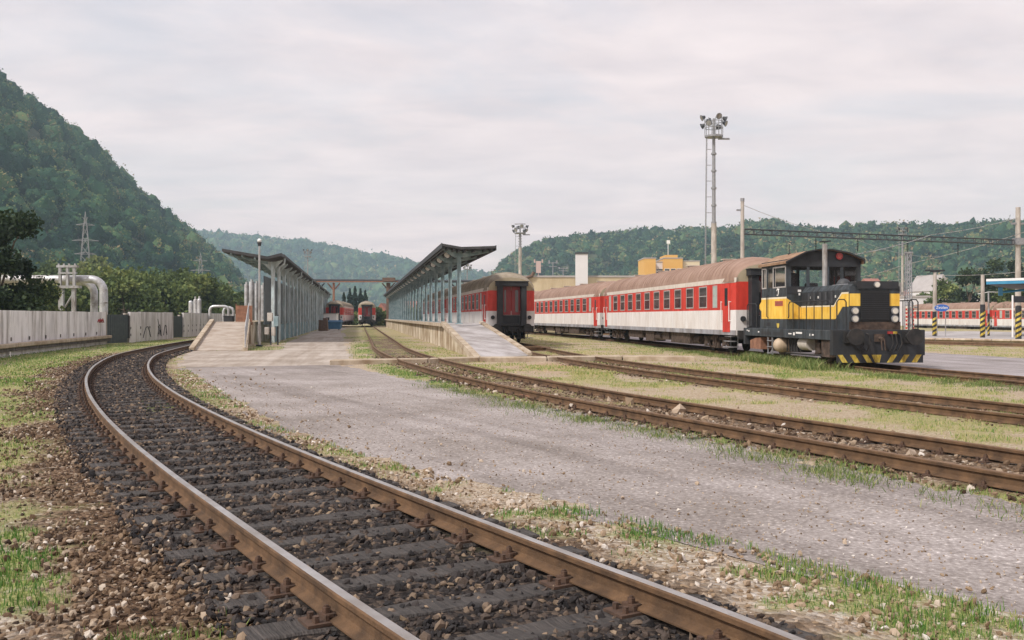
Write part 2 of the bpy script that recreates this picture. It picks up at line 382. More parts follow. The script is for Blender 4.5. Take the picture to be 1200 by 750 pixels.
PD = smooth_path([(52,18),(36,42),(28.2,54.2),(25.2,59),(20,68),(12,84),(-2,120)], .5)
ZR = .17
PATH_POLY = [(-6.3,35.2),(-6.0,33.9),(-1.6,22.8),(1.45,16.57),(3.12,11.87),(4.16,9.48),(4.75,8.3),(6.8,3.5),(8.6,-2),(9.6,-8),(7.0,-8),(5.7,-2),(4.6,1.6),(3.5,4.2),(2.84,5.4),(2.21,6.3),(1.33,7.57),(0,9.24),(-1.47,11.16),(-3.47,14.64),(-8.91,27.46),(-10.9,32.3)]
ROAD_POLY = [(-11.2,32.0),(-6.0,33.9),(-6.35,37.3),(-7.8,46),(-19.9,114),(-26.5,155),(-29.8,155),(-14.4,62),(-11.6,49.5),(-12.6,47.6),(-15.7,47.6),(-14.0,41.5),(-12.5,37)]
YARD_POLY = [(16.2,14),(14.2,21),(13.1,26),(12.45,30.5),(11.75,38),(10.4,50),(8.2,68),(4.5,90),(10,90),(16,62),(19.5,45.3),(20.6,38.8),(25,25),(30,14)]
LAWN_D = None

def fields(x, y):
    """masks of the ground at the points x, y"""
    dF, sF = dist_poly(x, y, PF[::4]); dA, sA = dist_poly(x, y, PA[::4]); dB, sB = dist_poly(x, y, PB[::4])
    dC, sC = dist_poly(x, y, PC[::4]); dD, sD = dist_poly(x, y, PD[::4])
    r = np.hypot(x, y)
    n1 = fbm(x*.9+3, y*.9, 4); n2 = fbm(x*2.7+40, y*2.7, 3); n3 = fbm(x*.28, y*.28+9, 3)
    left = sF < 0
    ins = [inside(x, y, p) for p in (PATH_POLY, ROAD_POLY, YARD_POLY)]
    de = [dist_poly(x, y, p+[p[0]])[0] for p in (PATH_POLY, ROAD_POLY, YARD_POLY)]
    paved = np.zeros(x.shape)
    for i, e in zip(ins, de):
        sd = np.where(i, e, -e) + (n2-.5)*.35 + (n1-.5)*.5
        paved = np.maximum(paved, sstep(-.02, .16, sd))
    # dark ballast of the near track
    dark = sstep(1.35, .85, dF+(n2-.5)*.5)
    brown = np.where(left, sstep(2.5, 1.5, dF+(n1-.5)*1.3), sstep(1.7, 1.1, dF+(n2-.5)*.8))
    brown = np.maximum(brown, sstep(1.3, .8, dA+(n2-.5)*.5)*.85)
    brown = np.maximum(brown, sstep(1.3, .8, dB+(n2-.5)*.5)*.6)
    darkC = sstep(1.5, 1.1, dC+(n2-.5)*.4)
    brown = np.maximum(brown, sstep(1.6, 1.2, dD))
    dark = np.maximum(dark, darkC*.8)
    # grass
    g = np.zeros(x.shape)
    lg = sstep(1.35, 2.3, dF + (n1-.5)*2.0)
    lg = lg * np.where(y < 15, sstep(.40, .54, n1*.6+n2*.4), sstep(.22, .40, n1))
    rr = sstep(.44, .56, n1*.6+n2*.4) * sstep(1.05, 1.6, dF) * .9
    rr = rr * sstep(.9, .0, paved)
    blob = np.exp(-(((x-.75)*.8+(y-7.5)*.45)**2/.5 + ((x-.75)*-.45+(y-7.5)*.8)**2/.28))*.9*sstep(.36, .5, n2)
    blob2 = np.exp(-(((x+6.2)**2)/.6+((y-19.5)**2)/9))*.8
    rr = np.maximum(rr, np.maximum(blob, blob2))
    g = np.where(left, lg, rr)
    zone = (sA > 0) & (sF > 0)
    stripA = sstep(2.3, 1.5, dA) * sstep(.75, 1.05, dA)
    gA = np.maximum(stripA*sstep(.30, .5, n1)*1.0, 0)
    mid = ((sA > 0) & (sB < 0)) * sstep(.9, 1.3, dA) * sstep(.8, 1.1, dB) * (.08+.85*sstep(.40, .58, n1*.75+n2*.25))
    rgt = ((sB > 0) & (sC < 0)) * sstep(.8, 1.2, dB) * sstep(.35, .62, n1*.7+n3*.3) * .9
    weedC = ((sC < 0)) * sstep(1.0, 1.2, dC) * sstep(2.2, 1.5, dC+(n1-.5)*1.2) * .9
    yard = ((sC > 0) & (y > 10)) * sstep(1.2, 2, dD) * sstep(.4, .6, n1) * .8
    cond = (sF > 0) & (dF > 2.2) & (y < 120)
    other = np.maximum.reduce([gA, mid, rgt, weedC*sstep(.35, .6, n1), yard])
    g = np.where(cond, np.maximum(g*(dA > 3), other), g)
    inA = sstep(.9, .6, dA)*sstep(.5, .62, n2)*.5*(y > 18)
    g = np.maximum(g, inA)
    g = np.where((dC < .8), 0, g)
    g = np.where(r > 75, .75*sstep(.3, .5, n3), g)
    # hardly anything grows on the worn places near the crossing
    worn = np.exp(-(((x-4)/6)**2+((y-39)/3.5)**2)); g = g*(1-.8*worn)
    g = g*(1-paved)
    pale = sstep(1.1, 1.6, dF+(n2-.5)*.6)*sstep(4.6, 2.4, dF)*sstep(12, 6, y)*(~left)*.7
    pale = np.maximum(pale, left*sstep(1.7, 2.3, dF)*sstep(13, 8, y)*.7)
    red = np.exp(-(((x-1.9)/1.6)**2+((y-32)/2.5)**2))
    dry = np.where(cond & (sA > 0), .70, .30) + (n3-.5)*.8 - blob*.6 - weedC*.5
    return dict(dF=dF, sF=sF, dA=dA, dB=dB, dC=dC, paved=paved, dark=dark, brown=brown, g=np.clip(g, 0, 1), pale=pale, red=red, dry=np.clip(dry-blob*.8, 0, 1), n1=n1, n2=n2)

# ------------------------------------------------------------------ ground sheet (radial grid, finest near the viewer)
def build_ground():
    nr, na = 330, 620
    rad = np.r_[0.0, np.geomspace(.8, 9000, nr)]
    # more rows over the first hundred metres
    rad = np.r_[np.geomspace(1.2, 80, 290), np.geomspace(84, 9000, 60)]
    ang = np.r_[np.linspace(-.62, .62, 520), np.linspace(.62, 2*math.pi-.62, 130)[1:-1]]
    A, R = np.meshgrid(ang, rad)
    x = (R*np.sin(A)).ravel(); y = (R*np.cos(A)).ravel()
    f = fields(x, y)
    z = (fbm(x*3, y*3, 4)-.5)*.05 + (fbm(x*.6, y*.6, 3)-.5)*.06
    z = z*sstep(400, 60, np.hypot(x, y)) - .005
    z += f['dark']*.02*(f['dF'] < 3) + f['brown']*.01
    z = np.where(f['dF'] < 1.5, np.minimum(z, .022), z)
    z = z*(1-f['paved']) - f['paved']*.035
    slope = np.where(f['sF'] < 0, sstep(1.6, 5, f['dF'])*-.10*sstep(60, 20, y), 0)
    z += slope
    n_a = len(ang); n_r = len(rad)
    i = np.arange(n_r-1)[:,None]*n_a; j = np.arange(n_a)[None,:]; j2 = (j+1) % n_a
    Q = np.stack([i+j, i+j2, i+n_a+j2, i+n_a+j], -1).reshape(-1, 4)
    V = np.c_[x, y, z]
    V = np.vstack([V, [[0, 0, -.01]]]); cidx = len(V)-1
    T = [(cidx, (k+1) % n_a, k) for k in range(n_a)]
    Q2 = np.array([(a, b, c, c) for a, b, c in T])
    at_ = {k: np.r_[f[k], 0] for k in ('g', 'dark', 'brown', 'pale', 'red', 'dry')}
    # material
    m = bpy.data.materials.new('ground_surface'); m.use_nodes = True; t = m.node_tree; b = t.nodes['Principled BSDF']
    b.inputs['Roughness'].default_value = .95; b.inputs['Specular IOR Level'].default_value = .15
    tc = t.nodes.new('ShaderNodeTexCoord')
    def noise(s, det=5, rough=.6):
        n = t.nodes.new('ShaderNodeTexNoise'); n.inputs['Scale'].default_value = s; n.inputs['Detail'].default_value = det; n.inputs['Roughness'].default_value = rough
        t.links.new(tc.outputs['Object'], n.inputs['Vector']); return n.outputs['Fac']
    def ramp(src, st):
        r = t.nodes.new('ShaderNodeValToRGB'); e = r.color_ramp.elements
        e[0].position, e[0].color = st[0][0], (*st[0][1], 1); e[1].position, e[1].color = st[-1][0], (*st[-1][1], 1)
        for p, c in st[1:-1]: k = e.new(p); k.color = (*c, 1)
        t.links.new(src, r.inputs[0]); return r.outputs[0]
    def attr(nm):
        a = t.nodes.new('ShaderNodeAttribute'); a.attribute_name = nm; return a.outputs['Fac']
    def mix(fac, c1, c2):
        mm = t.nodes.new('ShaderNodeMixRGB'); t.links.new(fac, mm.inputs[0]); t.links.new(c1, mm.inputs[1]); t.links.new(c2, mm.inputs[2]); return mm.outputs[0]
    def math_(op, a, bb):
        q = t.nodes.new('ShaderNodeMath'); q.operation = op; q.use_clamp = True
        for k, v in enumerate((a, bb)):
            if isinstance(v, (int, float)): q.inputs[k].default_value = v
            else: t.links.new(v, q.inputs[k])
        return q.outputs[0]
    fine = noise(38, 4, .7); midn = noise(6, 5); big = noise(.8, 4)
    vor = t.nodes.new('ShaderNodeTexVoronoi'); vor.inputs['Scale'].default_value = 26; t.links.new(tc.outputs['Object'], vor.inputs['Vector'])
    vc = t.nodes.new('ShaderNodeSeparateColor'); t.links.new(vor.outputs['Color'], vc.inputs[0])
    dirt = mix(math_('MULTIPLY', midn, .8), ramp(fine, [(.25,(.22,.155,.10)),(.5,(.44,.34,.235)),(.75,(.64,.55,.45))]), ramp(vc.outputs[0], [(.0,(.20,.14,.09)),(.5,(.38,.30,.21)),(1,(.60,.54,.47))]))
    red = math_('MULTIPLY', attr('red'), .7)
    dirt = mix(red, dirt, ramp(fine, [(.3,(.34,.14,.07)),(.7,(.50,.26,.15))]))
    pal = ramp(vc.outputs[1], [(0,(.24,.17,.11)),(.5,(.44,.36,.28)),(1,(.64,.60,.56))])
    col = mix(attr('pale'), dirt, pal)
    col = mix(attr('brown'), col, ramp(vc.outputs[0], [(0,(.035,.022,.015)),(.5,(.115,.068,.04)),(.9,(.22,.15,.10)),(1,(.42,.36,.30))]))
    col = mix(attr('dark'), col, ramp(vc.outputs[1], [(0,(.014,.012,.012)),(.6,(.045,.036,.032)),(1,(.12,.09,.07))]))
    gcol = mix(attr('dry'), ramp(fine, [(.25,(.10,.155,.035)),(.5,(.24,.28,.085)),(.8,(.42,.40,.18))]), ramp(fine, [(.25,(.27,.22,.10)),(.5,(.42,.34,.17)),(.8,(.58,.48,.30))]))
    gfac = math_('MULTIPLY', attr('g'), ramp(midn, [(.30,(.35,.35,.35)),(.55,(1,1,1))]))
    col = mix(gfac, col, gcol)
    t.links.new(col, b.inputs['Base Color'])
    bp = t.nodes.new('ShaderNodeBump'); bp.inputs['Strength'].default_value = .9; bp.inputs['Distance'].default_value = .03
    hs = t.nodes.new('ShaderNodeMath'); hs.operation = 'SUBTRACT'; t.links.new(fine, hs.inputs[0]); t.links.new(vor.outputs['Distance'], hs.inputs[1])
    t.links.new(hs.outputs[0], bp.inputs['Height']); t.links.new(bp.outputs[0], b.inputs['Normal'])
    # quads, then the triangle fan of the middle
    me = bpy.data.meshes.new('ground')
    me.vertices.add(len(V)); me.vertices.foreach_set('co', V.astype(np.float32).ravel())
    loops = np.r_[Q.ravel(), np.array(T).ravel()].astype(np.int32)
    me.loops.add(len(loops)); me.loops.foreach_set('vertex_index', loops)
    nq, ntri = len(Q), len(T); me.polygons.add(nq+ntri)
    me.polygons.foreach_set('loop_start', np.r_[np.arange(nq)*4, nq*4+np.arange(ntri)*3].astype(np.int32))
    me.polygons.foreach_set('loop_total', np.r_[np.full(nq, 4), np.full(ntri, 3)].astype(np.int32))
    me.materials.append(m)
    for an, av in at_.items():
        a = me.attributes.new(an, 'FLOAT', 'POINT'); a.data.foreach_set('value', av.astype(np.float32))
    me.update(calc_edges=True); me.polygons.foreach_set('use_smooth', [True]*(nq+ntri))
    me.flip_normals()
    o = bpy.data.objects.new('ground', me); C.objects.link(o); tag(o, kind='structure')
    if me.polygons[5].normal.z < 0: me.flip_normals()
build_ground()

def paved_mat(name, c1, c2, c3, speck, patch=.45):
    m = mat(name, c1, c2, speck, .92, 0, .5, c3=c3, detail=3, lo=.3, hi=.62, bscale=speck*1.5)
    t = m.node_tree; b = t.nodes['Principled BSDF']; src = b.inputs['Base Color'].links[0].from_socket
    tcn = [n for n in t.nodes if n.type == 'TEX_COORD'][0]
    n = t.nodes.new('ShaderNodeTexNoise'); n.inputs['Scale'].default_value = patch; n.inputs['Detail'].default_value = 7; n.inputs['Roughness'].default_value = .65
    t.links.new(tcn.outputs['Object'], n.inputs['Vector'])
    r = t.nodes.new('ShaderNodeValToRGB'); r.color_ramp.elements[0].position = .32; r.color_ramp.elements[1].position = .66
    r.color_ramp.elements[0].color = (.68,.645,.61,1); r.color_ramp.elements[1].color = (1.12,1.1,1.11,1)
    t.links.new(n.outputs['Fac'], r.inputs[0])
    mm = t.nodes.new('ShaderNodeMixRGB'); mm.blend_type = 'MULTIPLY'; mm.inputs[0].default_value = 1
    t.links.new(src, mm.inputs[1]); t.links.new(r.outputs[0], mm.inputs[2]); t.links.new(mm.outputs[0], b.inputs['Base Color'])
    b.inputs['Specular IOR Level'].default_value = .2
    return m
paved_mat('path_gravel', (.20,.178,.168), (.36,.335,.322), (.60,.565,.545), 26)
paved_mat('yard_asphalt', (.26,.24,.25), (.35,.33,.335), (.42,.40,.40), 18)
paved_mat('road_slabs', (.33,.29,.25), (.43,.39,.345), (.50,.465,.42), 8)
def sheet(name, poly, z, m, grow=.3):
    mb = MB(); P = np.array(poly); c = P.mean(0)
    pts = offset_closed(P, grow)
    mb.add([(x, y, z) for x, y in pts], [tuple(range(len(pts)))])
    return tag(mb.build(name, m), kind='structure')
def offset_closed(P, g):
    n = len(P); area = sum(P[i][0]*P[(i+1) % n][1]-P[(i+1) % n][0]*P[i][1] for i in range(n)); s = 1 if area > 0 else -1
    out = []
    for i in range(n):
        a = P[i]-P[i-1]; b = P[(i+1) % n]-P[i]; a = a/np.hypot(*a); b = b/np.hypot(*b)
        nn = np.array([a[1], -a[0]])+np.array([b[1], -b[0]]); nn = nn/max(.4, np.hypot(*nn)); out.append(P[i]+s*g*nn)
    return out
def ruts(name, angle, amt=(.78,.76,.75)):
    m = MAT[name]; t = m.node_tree; b = t.nodes['Principled BSDF']; src = b.inputs['Base Color'].links[0].from_socket
    tc = t.nodes.new('ShaderNodeTexCoord'); m1 = t.nodes.new('ShaderNodeMapping'); m1.inputs['Rotation'].default_value = (0, 0, angle); m2 = t.nodes.new('ShaderNodeMapping'); m2.inputs['Scale'].default_value = (1.3, .07, 1)
    t.links.new(tc.outputs['Object'], m1.inputs[0]); t.links.new(m1.outputs[0], m2.inputs[0])
    n = t.nodes.new('ShaderNodeTexNoise'); n.inputs['Scale'].default_value = 1.0; n.inputs['Detail'].default_value = 8; n.inputs['Roughness'].default_value = .62; n.inputs['Distortion'].default_value = .4; t.links.new(m2.outputs[0], n.inputs['Vector'])
    r = t.nodes.new('ShaderNodeValToRGB'); r.color_ramp.elements[0].position = .38; r.color_ramp.elements[1].position = .56; r.color_ramp.elements[0].color = (*amt, 1); r.color_ramp.elements[1].color = (1.06,1.05,1.05,1)
    t.links.new(n.outputs['Fac'], r.inputs[0]); mm = t.nodes.new('ShaderNodeMixRGB'); mm.blend_type = 'MULTIPLY'; mm.inputs[0].default_value = 1
    t.links.new(src, mm.inputs[1]); t.links.new(r.outputs[0], mm.inputs[2]); t.links.new(mm.outputs[0], b.inputs['Base Color'])
ruts('path_gravel', math.radians(-27)); ruts('road_slabs', math.radians(-9), (.80,.76,.72)); ruts('yard_asphalt', math.radians(-12), (.85,.84,.82))
sheet('gravel_path', PATH_POLY, -.012, M['path_gravel'])
sheet('concrete_road', ROAD_POLY, -.008, M['road_slabs'], .25)
sheet('yard_pavement', YARD_POLY, -.010, M['yard_asphalt'], .1)

# ------------------------------------------------------------------ railway tracks
RAILP = [(-.0625,0),(.0625,0),(.0625,.010),(.014,.026),(.0085,.040),(.0085,.100),(.033,.112),(.0345,.138),(.028,.148),(-.028,.148),(-.0345,.138),(-.033,.112),(-.0085,.100),(-.0085,.040),(-.014,.026),(-.0625,.010)]
def rail_mesh(P, ztop, mats, parent):
    t = np.gradient(P, axis=0); t /= np.hypot(t[:,0], t[:,1])[:,None]
    secs = [[(p[0]+q[1]*u, p[1]-q[0]*u, ztop-.148+v) for u, v in RAILP] for p, q in zip(P, t)]
    mb = MB(); n = len(RAILP)
    mb.loft(secs)
    for k in range(len(secs)-1): mb.m[k*n+8] = 1
    return mb.build('rail', mats, parent)
def thin(P, near, far, cut=30):
    out = []; acc = 1e9
    for i, p in enumerate(P):
        acc += .25
        if acc >= (near if np.hypot(*p) < cut else far) or i == len(P)-1: out.append(p); acc = 0
    return np.array(out)
def sleeper_mesh(v, w=.25, L=2.5, h=.15):
    rs = random.Random(v); mb = MB(); n = 10
    secs = []
    for i in range(n+1):
        u = -L/2+L*i/n; j = lambda a: rs.uniform(-a, a)
        secs.append([(-w/2+j(.008), u, -h), (w/2+j(.008), u, -h), (w/2+j(.010), u, -.012+j(.004)), (w/2-.02+j(.006), u, j(.006)), (j(.02), u, j(.004)-.003), (-w/2+.02+j(.006), u, j(.006)), (-w/2+j(.010), u, -.012+j(.004))])
    mb.loft(secs); return mb
def fastening_mb(s=1):
    mb = MB(); mb.box(-.085, .085, -.19, .19, .0, .016)
    for e in (-1, 1):
        mb.box(-.055, .055, e*.075-.010, e*.075+.010, .016, .045)
        mb.box(-.045, .045, e*.052-.028, e*.052+.028, .030, .048)
        mb.tube([(0, e*.062, .03), (0, e*.062, .088)], .012, 6)
        mb.tube([(0, e*.062, .050), (0, e*.062, .078)], .023, 6)
        for q in (-.045, .045):
            mb.tube([(q, e*.135, .016), (q, e*.135, .05)], .019, 6)
    return mb
def make_track(label, P, zr, cut_far, n_sl, y0, fasten, depth_mat, far_step=2.0, spacing=.62, sl_drop=0):
    root = empty('railway_track', (0, 0, 0), 0, label, 'railway track')
    for s in (-1, 1):
        Q = offset_path(P, s*.7525); Q = Q[(Q[:,1] < cut_far)]
        rail_mesh(thin(Q, .5, far_step), zr, depth_mat, root)
    ztop = zr-.148-.016-sl_drop
    protos = []
    t = np.gradient(P, axis=0)
    s = np.r_[0, np.cumsum(np.hypot(*np.diff(P, axis=0).T))]
    start = s[np.argmin(np.abs(P[:,1]-y0)+(P[:,1] < y0)*1e3)]
    if P[0,1] > P[-1,1]: start = 0
    meshes = [sleeper_mesh(v).build('sleeper', M['sleeper_wood']) for v in range(5)]
    fm = fastening_mb().build('rail_fastening', M['fastening_steel'])
    lst = []
    for k in range(n_sl):
        q = start+k*spacing+random.uniform(-.02, .02)
        if q > s[-1]: break
        x = np.interp(q, s, P[:,0]); y = np.interp(q, s, P[:,1]); tx = np.interp(q, s, t[:,0]); ty = np.interp(q, s, t[:,1])
        a = math.atan2(-tx, ty)      # sleeper long axis across the track
        o = meshes[k % 5].copy(); o.name = 'sleeper'; C.objects.link(o); o.parent = root
        o.location = (x, y, ztop); o.rotation_euler = (random.uniform(-.008,.008), random.uniform(-.01,.01), a+math.pi/2+random.uniform(-.02,.02))
        lst.append((x, y, a))
        if k < fasten:
            for e in (-1, 1):
                fo = fm.copy(); fo.name = 'rail_fastening'; C.objects.link(fo); fo.parent = o; fo.location = (0, e*.7525, 0)
    for o in meshes+[fm]: bpy.data.objects.remove(o)
    return root, lst
trF, slF = make_track('curved railway track sweeping through the foreground over dark ballast', PF, .20, 150, 100, 3.2, 62, [M['rail_side'], M['rail_top']], spacing=.65)
trA, slA = make_track('rusty track curving from the lower right edge to the left side of the platform', PA, ZR, 158, 70, 8.0, 30, [M['rail_side'], M['rail_rust']], sl_drop=.02)
trB, slB = make_track('rusty track carrying the coach that faces the camera beside the ramp', PB, ZR, 160, 60, 13.0, 0, [M['rail_side'], M['rail_rust']], sl_drop=.03)
trC, slC = make_track('dark railway track under the yellow and black shunting locomotive', PC, .12, 140, 40, 21, 0, [M['rail_side'], M['rail_rust']], sl_drop=.0)
trD, slD = make_track('far railway track in front of the station platform at the right edge', PD, ZR, 100, 60, 30, 0, [M['rail_rust'], M['rail_rust']], sl_drop=.0)

# ------------------------------------------------------------------ stones
_t = (1+5**.5)/2
ICO_V = np.array([(-1,_t,0),(1,_t,0),(-1,-_t,0),(1,-_t,0),(0,-1,_t),(0,1,_t),(0,-1,-_t),(0,1,-_t),(_t,0,-1),(_t,0,1),(-_t,0,-1),(-_t,0,1)])/math.hypot(1,_t)
ICO_F = np.array([(0,11,5),(0,5,1),(0,1,7),(0,7,10),(0,10,11),(1,5,9),(5,11,4),(11,10,2),(10,7,6),(7,1,8),(3,9,4),(3,4,2),(3,2,6),(3,6,8),(3,8,9),(4,9,5),(2,4,11),(6,2,10),(8,6,7),(9,8,1)])
def randrot(n, r=rng):
    q = r.normal(size=(n,4)); q /= np.linalg.norm(q, axis=1)[:,None]; w_, x, y, z = q.T
    return np.stack([1-2*(y*y+z*z),2*(x*y-z*w_),2*(x*z+y*w_),2*(x*y+z*w_),1-2*(x*x+z*z),2*(y*z-x*w_),2*(x*z-y*w_),2*(y*z+x*w_),1-2*(x*x+y*y)], -1).reshape(n,3,3)
def stones(name, x, y, z, size, m, label=None):
    n = len(x); sc = rng.uniform(.45, 1.35, (n,3)); sc[:,2] *= .8
    V = ICO_V[None]*(1+rng.uniform(-.42, .34, (n,12,1)))*sc[:,None,:]
    V = np.einsum('nij,nkj->nki', randrot(n), V)*size[:,None,None]
    V = V+np.stack([x, y, z], -1)[:,None,:]
    Fc = (ICO_F[None]+12*np.arange(n)[:,None,None]).reshape(-1,3)
    v = np.repeat(rng.random(n), 12)
    o = npmesh(name, V.reshape(-1,3), Fc, m, {'v': v}); tag(o, kind='stuff'); 
    if label: tag(o, label, 'stones')
    return o
def on_sleeper(x, y, lst, half=1.25, w=.13):
    r = np.zeros(x.shape, bool)
    for sx, sy, a in lst:
        dx = x-sx; dy = y-sy; u = dx*(-math.sin(a))+dy*math.cos(a); v = dx*math.cos(a)+dy*math.sin(a)
        r |= (np.abs(u) < w) & (np.abs(v) < half)
    return r
def along(P, smax, n, wmin, wmax, power=1.0):
    """random points beside a path, thinning out with distance"""
    s = np.arange(len(P))*.25; s0 = s[np.argmin(np.abs(P[:,1]-3.0))]
    q = s0+smax*rng.random(n)**power; off = rng.uniform(wmin, wmax, n)
    t = np.gradient(P, axis=0); t /= np.hypot(t[:,0], t[:,1])[:,None]
    x = np.interp(q, s, P[:,0]); y = np.interp(q, s, P[:,1]); tx = np.interp(q, s, t[:,0]); ty = np.interp(q, s, t[:,1])
    return x+ty*off, y-tx*off, off, q-s0
x, y, off, q = along(PF, 48, 34000, -1.35, 1.25, 1.7)
nn = fbm(x*1.3, y*1.3, 3)
keep = ~(on_sleeper(x, y, slF) & (rng.random(len(x)) > .45+.4*(nn > .48))) & (np.abs(np.abs(off)-.7525) > .075)
x, y, q, off = x[keep], y[keep], q[keep], off[keep]
sz = rng.uniform(.014, .032, len(x))*(1+q/60)
stones('track_ballast', x, y, .004+rng.uniform(0, .030, len(x)), sz, M['ballast_dark'], 'dark grey crushed stone between the curved foreground rails')
x, y, off, q = along(PF, 45, 34000, -3.2, -1.1, 1.7)
f_ = fields(x, y)
keep = (~on_sleeper(x, y, slF) | (rng.random(len(x)) < .25)) & (rng.random(len(x)) < (1-.75*f_['g'])) & (rng.random(len(x)) < sstep(-2.6, -1.5, off)+.22)
x, y, q, off = x[keep], y[keep], q[keep], off[keep]
stones('shoulder_ballast', x, y, .0+rng.uniform(-.01, .022, len(x))-sstep(1.6, 5, -off)*.1, rng.uniform(.008, .027, len(x))*(1+q/60), M['ballast_brown'], 'brown crushed stone spilling down left of the curved rails')
x, y, off, q = along(PF, 30, 19000, .95, 4.2, 1.6)
keep = (rng.random(len(x)) < sstep(4.3, 1.0, off)**1.3+.08) & ~(inside(x, y, PATH_POLY) & (rng.random(len(x)) < .9)) & (~on_sleeper(x, y, slF) | (rng.random(len(x)) < .35))
x, y, q, off = x[keep], y[keep], q[keep], off[keep]
stones('edge_gravel', x, y, rng.uniform(-.008, .016, len(x)), rng.uniform(.006, .026, len(x))*(1+q/60)*np.where(off > 2, .8, 1)*np.where(fbm(x*2, y*2, 3) > .5, 1.1, .65), M['ballast_pale'], 'tan and white gravel along the right side of the curved rails')
# small chippings on the path
n = 9000; r_ = 4+rng.random(n)**1.3*20; a_ = rng.uniform(-.3, .6, n); x = r_*np.sin(a_); y = r_*np.cos(a_)
k = inside(x, y, PATH_POLY) ; x, y = x[k], y[k]
stones('path_chippings', x, y, np.full(len(x), -.008), rng.uniform(.004, .012, len(x)), M['ballast_pale'], 'loose pale chippings lying on the gravel path')
x, y, off, q = along(PA, 40, 9000, -1.2, 1.2, 1.3); k = (np.abs(np.abs(off)-.7525) > .08) & (y > 7.5)
x, y = x[k], y[k]
stones('track_gravel', x, y, rng.uniform(-.03, .02, len(x)), rng.uniform(.015, .045, len(x)), M['ballast_brown'], 'rubble between the rusty rails that run left of the platform')
x, y, off, q = along(PB, 40, 5000, -1.2, 1.2, 1.2); k = (np.abs(np.abs(off)-.7525) > .08) & (y > 12)
x, y = x[k], y[k]
stones('track_rubble', x, y, rng.uniform(-.03, .02, len(x)), rng.uniform(.015, .045, len(x)), M['ballast_brown'], 'rubble between the rails in front of the coach end')
# a few big pale stones
x, y, off, q = along(PA, 28, 90, -1.0, 1.6, 1); k = y > 8
stones('loose_stones', x[k], y[k], np.full(k.sum(), .0), rng.uniform(.05, .13, k.sum()), M['ballast_pale'], 'large pale loose stones scattered along the rusty track')

# ------------------------------------------------------------------ grass
def blades(name, x, y, z, h, w, m, v, label, lean=.5):
    n = len(x); a = rng.uniform(0, 2*math.pi, n); la = rng.uniform(0, 2*math.pi, n); ln = rng.uniform(.05, lean, n)*h
    dx, dy = np.cos(a)*w/2, np.sin(a)*w/2; lx, ly = np.cos(la)*ln, np.sin(la)*ln
    z0 = z-.01
    V = np.stack([np.c_[x-dx, y-dy, z0], np.c_[x+dx, y+dy, z0], np.c_[x+dx*.8+lx*.35, y+dy*.8+ly*.35, z0+h*.55], np.c_[x-dx*.8+lx*.35, y-dy*.8+ly*.35, z0+h*.55], np.c_[x+lx, y+ly, z0+h]], 1)
    b = 5*np.arange(n)[:,None]
    Fc = np.concatenate([b+np.array([[0,1,2]]), b+np.array([[0,2,3]]), b+np.array([[3,2,4]])], 0)
    o = npmesh(name, V.reshape(-1,3), Fc, m, {'v': np.repeat(v, 5)}); tag(o, label, 'grass', kind='stuff'); return o
def scatter_grass(n, r0, r1, a0, a1, power):
    r_ = r0+(r1-r0)*rng.random(n)**power; a_ = rng.uniform(a0, a1, n); return r_*np.sin(a_), r_*np.cos(a_)
x, y = scatter_grass(420000, 3.4, 30, -.60, .62, 1.25)
f_ = fields(x, y); k = rng.random(len(x)) < f_['g']**1.5*1.1*sstep(.25, .6, f_['n2'])
x, y = x[k], y[k]; dr = f_['dry'][k]; lf = f_['sF'][k]; dF_ = f_['dF'][k]
zz = np.where(lf < 0, -sstep(1.6, 5, dF_)*.10*sstep(60, 20, y), 0)
r_ = np.hypot(x, y)
blades('grass', x, y, zz, rng.uniform(.018, .065, len(x))*(1+.6*(rng.random(len(x)) < .08)), rng.uniform(.003, .006, len(x))*(1+r_/14), M['grass_blade'], np.clip(rng.normal(.20+.5*dr, .18), 0, 1), 'short patchy green and straw coloured grass around the near tracks')
x, y = scatter_grass(200000, 28, 85, -.58, .58, 1.1)
f_ = fields(x, y); k = rng.random(len(x)) < f_['g']**1.3
x, y = x[k], y[k]; dr = f_['dry'][k]
blades('distant_grass', x, y, np.zeros(len(x)), rng.uniform(.025, .075, len(x)), rng.uniform(.015, .03, len(x)), M['grass_blade'], np.clip(rng.normal(.28+.4*dr, .17), 0, 1), 'yellow green grass growing farther away between tracks and wall')
# taller weeds: beside the locomotive, along the far edge of the path
def weeds(name, cx, cy, n, h, label):
    xs = []; ys = []; hs = []
    for i in range(len(cx)):
        k = int(n*rng.uniform(.5, 1.4)); s = rng.uniform(.08, .28)
        xs.append(cx[i]+rng.normal(0, s, k)); ys.append(cy[i]+rng.normal(0, s, k)); hs.append(h[i]*rng.uniform(.4, 1.1, k))
    x = np.concatenate(xs); y = np.concatenate(ys); hh = np.concatenate(hs)
    return blades(name, x, y, np.zeros(len(x)), hh, .005+hh*.045, M['weed_leaf'], rng.random(len(x)), label, 1.3)
q = rng.random(150); ii = (np.interp(q, [0,1], [0,1]))
yy = 21+q*27; xx = np.interp(yy, PC[:,1], PC[:,0])-1.25-rng.random(150)*.9
hw = np.where((yy > 30) & (yy < 38), rng.uniform(.12, .42, 150), rng.uniform(.06, .2, 150))
weeds('weeds', xx, yy, 80, hw, 'leafy green weeds growing along the rail beside the locomotive')
q = rng.random(130); yy = 7.5+q**1.3*16; xx = np.interp(yy, PA[:,1], PA[:,0])-1.15-rng.random(130)*.7
weeds('trackside_weeds', xx, yy, 70, rng.uniform(.02, .10, 130), 'weeds between the gravel path and the rusty track at lower right')

